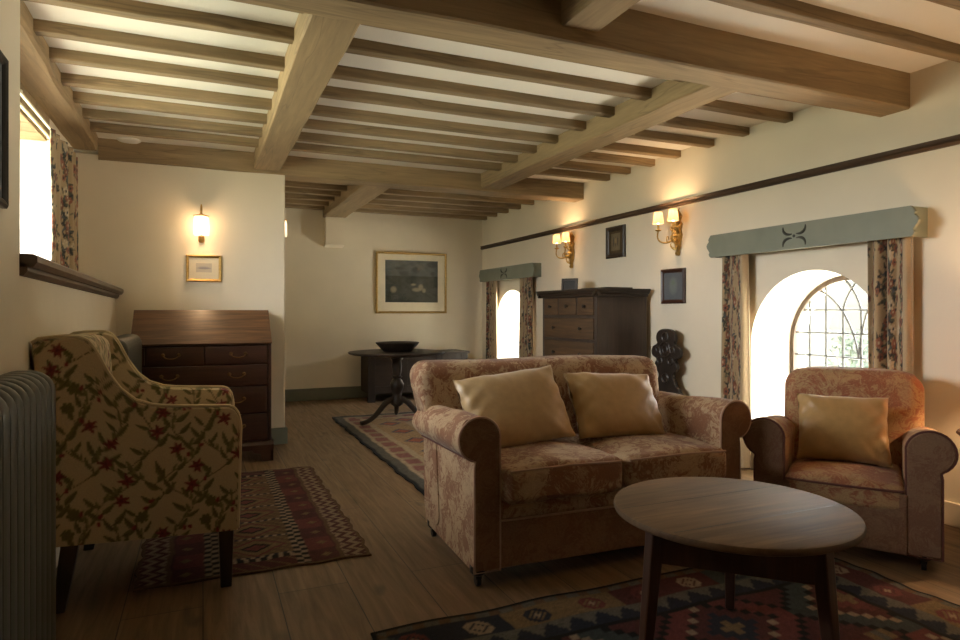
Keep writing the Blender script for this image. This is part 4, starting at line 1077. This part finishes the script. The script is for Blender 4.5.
def curtain(name, label, P0, P1, z0, z1, folds, amp, width, lining_edge=None, seed=0, flare=0.0, off=0.0, tilt=0.0):
    """hangs between plan points P0 and P1; the cloth is `width` wide when spread out"""
    R = random.Random(seed); ph = R.uniform(0, 6); ph2 = R.uniform(0, 6)
    p0, p1 = Vector((*P0, 0)), Vector((*P1, 0)); d = (p1 - p0); L = d.length; d.normalize(); nn = Vector((-d.y, d.x, 0))
    nu = max(60, int(width / 0.008)); nv = int((z1 - z0) / 0.008)
    def F(u, v):
        z = z0 + (z1 - z0) * v
        uu = u + 0.018 * math.sin(2 * PI * u * 2.3 + ph2) + 0.010 * math.sin(v * 5 + u * 9)
        a = amp * (0.65 + 0.35 * math.sin(u * 7 + ph)) * (1 - 0.25 * v)
        k = 2 * PI * folds * uu + ph + 0.25 * math.sin(v * 3 + u * 5)
        off_ = a * math.sin(k) + 0.3 * a * math.sin(2 * k + 1)
        s_ = (u - 0.5) * L * (1 + flare * (1 - v)) + 0.5 * L + 0.35 * a * math.cos(k) 
        q = p0 + d * s_ + nn * off_
        return (q.x, q.y, z)
    mb = MB().grid(F, nu, nv)
    o = mb.build(name, M['curtain'], smooth=60, fix=False)
    us = np.tile(np.arange(nu + 1) / nu * width, nv + 1); vs = np.repeat(np.arange(nv + 1) / nv * (z1 - z0), nu + 1)
    cc = sample(CURT, CUS, us + off, vs + off * 0.7)
    if lining_edge is not None: cc[(us > lining_edge[0] * width)] = (0.44, 0.33, 0.20)
    colour(o, cc)
    so = o.modifiers.new('cloth', 'SOLIDIFY'); so.thickness = 0.006; so.offset = 0
    tag(o, label, 'curtain', None)
    return o
curtain('curtain', 'floral curtain of the arched window, between hall chair and armchair', (3.462, 3.585), (3.462, 3.33), 0.015, 1.57, 3.2, 0.026, 0.95, (0.80, 1.0), 1, 0.05, 0.05)
curtain('curtain', 'floral curtain behind the rust armchair, at the right end of the long pelmet', (3.475, 2.465), (3.475, 2.215), 0.015, 1.57, 3.4, 0.028, 0.95, (0.80, 1.0), 2, 0.0, 0.17)
curtain('curtain', 'floral curtain in the far corner beside the far arched window', (3.475, 7.83), (3.475, 7.46), 0.015, 1.57, 3.5, 0.024, 0.9, (0.75, 1.0), 3, 0.0, 0.33)
curtain('curtain', 'floral curtain of the far window, beside the tall chest', (3.475, 6.84), (3.475, 6.49), 0.015, 1.57, 3.5, 0.024, 0.9, None, 4, 0.0, 0.02)
curtain('curtain', 'floral curtain hanging in the high left window recess', (-0.80, 4.36), (-0.80, 5.16), 1.285, 2.155, 5.5, 0.030, 1.5, None, 5, 0.0, 0.11)
o = MB().box(-0.862, -0.850, 2.66, 5.0, 2.150, 2.162); o.box(-0.815, -0.803, 2.66, 5.0, 2.150, 2.162)
for y in (2.75, 3.7, 4.65, 4.95): o.box(-0.88, -0.80, y, y + 0.02, 2.160, 2.168)
o = o.build('curtain_track', M['mount'], smooth=0); tag(o, 'white double curtain track above the left window', 'curtain track')

# ------------------------------------------------------------------ pictures
def art(n, kind):
    """a generic small painting as an (n,n,3) colour field"""
    R = np.random.default_rng(n); y, x = np.mgrid[0:n, 0:n] / n
    def blob(cx, cy, rx, ry): return np.clip(1.3 - ((x - cx) / rx)**2 - ((y - cy) / ry)**2, 0, 1)[..., None]
    if kind == 'landscape':
        A = np.ones((n, n, 3)) * np.array((0.055, 0.060, 0.050)); A += (y > 0.62)[..., None] * np.array((0.05, 0.06, 0.07))
        A += 0.008 * np.sin(x * 23 + 7 * y + 3 * np.sin(x * 5 + y * 11))[..., None]
        for k in range(26): b_ = blob(R.random(), 0.3 + 0.6 * R.random(), 0.04 + 0.08 * R.random(), 0.03 + 0.06 * R.random()); A = A * (1 - 0.5 * b_) + 0.5 * b_ * np.array((0.03, 0.035, 0.03)) * (0.5 + 2.2 * R.random())
        for cx, cy, rx, ry in ((0.58, 0.30, 0.09, 0.05), (0.66, 0.36, 0.05, 0.08), (0.52, 0.42, 0.05, 0.03), (0.15, 0.30, 0.06, 0.08), (0.72, 0.28, 0.04, 0.06)):
            b_ = blob(cx, cy, rx, ry); A = A * (1 - 0.7 * b_) + 0.7 * b_ * np.array((0.34, 0.29, 0.19))
    elif kind == 'water':
        A = np.ones((n, n, 3)) * np.array((0.55, 0.50, 0.42)); b_ = blob(0.5, 0.45, 0.45, 0.13); A = A * (1 - 0.75 * b_) + 0.75 * b_ * np.array((0.20, 0.19, 0.24))
        b_ = blob(0.45, 0.6, 0.3, 0.10); A = A * (1 - 0.4 * b_) + 0.4 * b_ * np.array((0.33, 0.31, 0.36))
    elif kind == 'icon':
        A = np.ones((n, n, 3)) * np.array((0.07, 0.045, 0.022))
        f = (np.abs(x - 0.5) < 0.34) & (np.abs(y - 0.5) < 0.38); A[f] = (0.16, 0.13, 0.08)
        for cx in (0.35, 0.5, 0.65): A = A * (1 - 0.8 * blob(cx, 0.5, 0.06, 0.25)) + 0.8 * blob(cx, 0.5, 0.06, 0.25) * np.array((0.06, 0.05, 0.04))
        A = A * (1 - blob(0.5, 0.55, 0.10, 0.13)) + blob(0.5, 0.55, 0.10, 0.13) * np.array((0.22, 0.17, 0.09))
    else:
        A = np.ones((n, n, 3)) * np.array((0.12, 0.13, 0.14)); b_ = blob(0.5, 0.5, 0.22, 0.34); A = A * (1 - b_) + b_ * np.array((0.17, 0.19, 0.18))
        b_ = blob(0.5, 0.62, 0.10, 0.10); A = A * (1 - 0.6 * b_) + 0.6 * b_ * np.array((0.15, 0.20, 0.13))
    return np.clip(A + R.normal(0, 0.008, (n, n, 1)), 0, 1)
def picture(name, label, loc, rz, wd, ht, fw, mat_f, mount, kind, depth=0.022, inner=None):
    """local frame: x along the wall, z up, -y towards the room; loc is the centre on the wall"""
    e = empty(name, loc, rz, label, 'picture')
    a, b_ = wd / 2, ht / 2
    mb = MB()
    prof = [(0, 0.0), (0, -depth * 0.7), (fw * 0.3, -depth), (fw * 0.75, -depth * 0.75), (fw, -depth * 0.45), (fw, 0.0)]
    loop = [(-a, -b_, 1, 1), (a, -b_, -1, 1), (a, b_, -1, -1), (-a, b_, 1, -1)]
    vs = [(cx + sx * o_, y, cz + sz * o_) for (cx, cz, sx, sz) in loop for (o_, y) in prof]; n = len(prof)
    fs = [(i * n + k, i * n + (k + 1) % n, ((i + 1) % 4) * n + (k + 1) % n, ((i + 1) % 4) * n + k) for i in range(4) for k in range(n)]
    mb.add(vs, fs).build('frame', mat_f, e, smooth=0)
    ia, ib = a - fw, b_ - fw
    if mount: MB().box(-ia, ia, -depth * 0.35, -0.001, -ib, ib).build('mount', M['mount'], e, smooth=0)
    pa, pb = (inner[0] / 2, inner[1] / 2) if inner else (ia, ib)
    n = 72; pz = inner[2] if inner else 0
    A = art(n, kind)
    g = MB().grid(lambda u, v: (-pa + 2 * pa * u, -depth * 0.37, pz - pb + 2 * pb * v), n - 1, n - 1)
    p = g.build('print', M['print'], e, smooth=0, fix=False); colour(p, A.reshape(-1, 3))
    if mount:
        MB().add([(-ia, -depth * 0.42, -ib), (ia, -depth * 0.42, -ib), (ia, -depth * 0.42, ib), (-ia, -depth * 0.42, ib)], [(0, 1, 2, 3)]).build('glazing', M['glass'], e, smooth=0, fix=False)
    return e
picture('framed_picture', 'large framed dark landscape print with cream mount on the far wall', (2.525, YF, 1.475), 0, 0.97, 0.80, 0.028, M['gilt'], True, 'landscape', 0.03, (0.72, 0.55, 0.02))
picture('framed_picture', 'small gilt framed watercolour on the partition above the bureau', (0.007, YP, 1.442), 0, 0.26, 0.212, 0.022, M['gilt'], True, 'water', 0.02, (0.115, 0.072, 0.005))
picture('framed_picture', 'small dark framed panel between the two gilt wall lights', (XR, 4.976, 1.748), PI / 2 * -1, 0.295, 0.295, 0.045, M['dark_y'], False, 'icon', 0.025)
picture('framed_picture', 'small dark framed grey print above the hall chair', (XR, 4.18, 1.308), -PI / 2, 0.288, 0.285, 0.032, M['mahog_x'], False, 'grey', 0.025)
picture('framed_picture', 'dark framed picture on the near left wall, cut off by the picture edge', (xl(2.15) + 0.0, 2.14, 1.645), PI / 2 + 0.013, 0.48, 0.46, 0.028, M['iron'], False, 'grey', 0.02)

# ------------------------------------------------------------------ wall lights
def point(name, loc, power, r, parent=None, col=WARM):
    l = bpy.data.lights.new(name, 'POINT'); l.energy = power; l.color = col; l.shadow_soft_size = r
    o = bpy.data.objects.new(name, l); COL.objects.link(o); o.location = loc
    if parent: o.parent = parent
    return o
def twin_sconce(y, label):
    e = empty('wall_sconce', (XR, y, 1.72), 0, label, 'wall light', 'gilt twin wall lights on the window wall')
    mb = MB()
    # leafy back plate
    prof = [(0.0, -0.17), (0.014, -0.165), (0.018, -0.14), (0.010, -0.12), (0.026, -0.09), (0.034, -0.04), (0.044, 0.0), (0.030, 0.04), (0.046, 0.085), (0.024, 0.11), (0.042, 0.15), (0.016, 0.185), (0.0, 0.205)]
    out = [(w_, z) for w_, z in prof] + [(-w_, z) for w_, z in prof[-2:0:-1]]
    mb.prism(out, 'x', -0.022, 0.0)
    for z, r_ in ((-0.15, 0.012), (-0.06, 0.02), (0.0, 0.026), (0.07, 0.022), (0.13, 0.016), (0.165, 0.012)):
        mb.lathe([(r_ * 0.3, -r_), (r_ * 0.9, -r_ * 0.5), (r_, 0), (r_ * 0.8, r_ * 0.6), (r_ * 0.2, r_)], (-0.026, 0, z), 10)
    for sg in (-1, 1):
        for z in (-0.12, -0.06, 0.02, 0.09, 0.15):
            mb.tube(bez((-0.02, 0, z), (-0.04, sg * 0.03, z + 0.01), (-0.055, sg * 0.055, z + 0.03), (-0.035, sg * 0.05, z + 0.06), 8), [0.010, 0.010, 0.010, 0.009, 0.008, 0.007, 0.006, 0.004, 0.003], 6)
    mb.build('back_plate', M['gilt'], e, smooth=50)
    for sg in (-1, 1):
        a = MB(); ex, ey = -0.135, sg * 0.09
        pts = bez((-0.02, 0, -0.01), (-0.09, sg * 0.03, -0.10), (-0.17, sg * 0.10, -0.07), (ex, ey, 0.03), 16)
        a.tube(pts, [0.009 - 0.003 * k / 16 for k in range(17)], 8)
        cu = [(-0.075 + 0.024 * math.cos(t), sg * 0.045 + sg * 0.016 * math.cos(t), -0.035 + 0.026 * math.sin(t)) for t in np.linspace(0, 5.2, 14)]
        a.tube(cu, 0.0045, 6)
        a.lathe([(0.006, 0.03), (0.024, 0.038), (0.026, 0.044), (0.010, 0.050), (0.009, 0.085), (0.011, 0.09)], (ex, ey, 0), 12)
        ar = a.build('arm', M['gilt'], e, smooth=50)
        s_ = MB(); n = 20; vs = []; fs = []
        for (r_, z) in ((0.046, 0.095), (0.031, 0.188), (0.0295, 0.188), (0.0445, 0.095)):
            for k in range(n): vs.append((ex + r_ * math.cos(2 * PI * k / n), ey + r_ * math.sin(2 * PI * k / n), z))
        for i in range(4):
            for k in range(n): fs.append((i * n + k, i * n + (k + 1) % n, ((i + 1) % 4) * n + (k + 1) % n, ((i + 1) % 4) * n + k))
        s_.add(vs, fs).build('lamp_shade', M['shade'], e, smooth=60)
        MB().lathe([(0.006, 0.09), (0.012, 0.11), (0.013, 0.125), (0.004, 0.15)], (ex, ey, 0), 10).build('bulb', M['bulb'], e)
        p = point('lamp_light', (ex, ey, 0.165), LAMP_WALL, 0.015, e)
    return e
twin_sconce(4.12, 'gilt two-arm wall light with cream shades above the framed grey print')
twin_sconce(5.75, 'gilt two-arm wall light with cream shades, above the tall chest')
def glass_sconce(loc, rz, label, power):
    e = empty('glass_wall_lamp', loc, rz, label, 'wall light', 'ribbed glass wall lights')
    mb = MB().lathe([(0.012, -0.06), (0.022, -0.05), (0.022, 0.05), (0.012, 0.06)], (0, -0.006, -0.06), 14)
    mb.tube(bez((0, -0.01, -0.06), (0, -0.05, -0.09), (0, -0.10, -0.06), (0, -0.10, -0.045)), 0.005, 8)
    mb.tube(bez((0, -0.01, 0.03), (0, -0.03, 0.13), (0, -0.10, 0.15), (0, -0.10, 0.085)), 0.006, 8)
    mb.box(-0.02, 0.02, -0.012, 0, -0.10, 0.06)
    mb.build('bracket', M['brass'], e, smooth=50)
    MB().lathe([(0.004, 0.17), (0.008, 0.15), (0.008, 0.10), (0.02, 0.092), (0.056, 0.082), (0.058, 0.074), (0.02, 0.076)], (0, -0.10, 0), 24).build('cap', M['brass'], e)
    n = 48; s_ = MB(); vs = []; fs = []
    secs = [(0.046, 0.075), (0.052, 0.055), (0.054, -0.045), (0.050, -0.07), (0.047, -0.07), (0.051, -0.045), (0.049, 0.055), (0.043, 0.075)]
    for (r_, z) in secs:
        for k in range(n): q = r_ * (1 + (0.035 if k % 2 else -0.02)); vs.append((q * math.cos(2 * PI * k / n), -0.10 + q * math.sin(2 * PI * k / n), z))
    for i in range(len(secs) - 1):
        for k in range(n): fs.append((i * n + k, i * n + (k + 1) % n, (i + 1) * n + (k + 1) % n, (i + 1) * n + k))
    s_.add(vs, fs).build('glass_shade', M['lampglass'], e, smooth=0)
    MB().lathe([(0.006, 0.07), (0.012, 0.06), (0.022, 0.03), (0.024, 0.012), (0.016, -0.01), (0.004, -0.018)], (0, -0.10, 0), 16).build('bulb', M['bulb'], e)
    point('lamp_light', (0, -0.10, 0.01), power, 0.028, e)
    return e
glass_sconce((-0.012, YP, 1.765), 0, 'lit ribbed glass wall lamp with brass cap above the bureau', LAMP_GLASS)
glass_sconce((0.53, 5.90, 1.83), PI / 2, 'glass wall lamp on the wall return, mostly hidden behind the partition edge', LAMP_GLASS * 0.12)

# ------------------------------------------------------------------ side table with the lamp, at the right edge
ST = (3.27, 1.655, 0)
st = empty('side_table', ST, 0, 'dark round side table at the right edge beside the rust armchair', 'table')
MB().lathe([(0.02, 0.536), (0.19, 0.536), (0.20, 0.546), (0.195, 0.556), (0.02, 0.558)], (0, 0, 0), 40).build('tabletop', M['mahog_x'], st, smooth=40)
MB().lathe([(0.15, 0.455), (0.155, 0.455), (0.155, 0.536), (0.15, 0.536)], (0, 0, 0), 32).build('apron', M['mahog_x'], st, smooth=40)
for k in range(4):
    x, y = 0.148 * math.cos(k * PI / 2 + PI), 0.148 * math.sin(k * PI / 2 + PI)
    MB().prism([(x - 0.022, y - 0.022), (x + 0.022, y - 0.022), (x + 0.022, y + 0.022), (x - 0.022, y + 0.022)], 'z', 0, 0.536).build('leg', M['dark_z'], st, smooth=0, bevel=0.003)
tl = empty('table_lamp', (3.33, 1.60, 0.559), 0, 'lit table lamp on the side table just outside the right edge', 'lamp')
MB().lathe([(0.065, 0.0), (0.07, 0.015), (0.03, 0.03), (0.02, 0.06), (0.055, 0.12), (0.06, 0.16), (0.03, 0.21), (0.012, 0.23), (0.010, 0.30)], (0, 0, 0), 24).build('base', M['brass'], tl)
n = 28; vs = []; fs = []
for (r_, z) in ((0.15, 0.27), (0.09, 0.47), (0.088, 0.47), (0.148, 0.27)):
    for k in range(n): vs.append((r_ * math.cos(2 * PI * k / n), r_ * math.sin(2 * PI * k / n), z))
for i in range(4):
    for k in range(n): fs.append((i * n + k, i * n + (k + 1) % n, ((i + 1) % 4) * n + (k + 1) % n, ((i + 1) % 4) * n + k))
MB().add(vs, fs).build('lamp_shade', M['tableshade'], tl, smooth=60)
MB().lathe([(0.008, 0.28), (0.02, 0.31), (0.022, 0.33), (0.006, 0.36)], (0, 0, 0), 14).build('bulb', M['bulb'], tl)
point('lamp_light', (0, 0, 0.40), LAMP_TABLE, 0.03, tl)

# small fitting on the ceiling
o = MB().lathe([(0.02, 2.339), (0.075, 2.338), (0.08, 2.334), (0.07, 2.326), (0.02, 2.324)], (-0.49, 5.235, 0), 28).build('smoke_detector', M['white'], smooth=40)
tag(o, 'flat white round fitting under the joists near the left window', 'ceiling fitting')
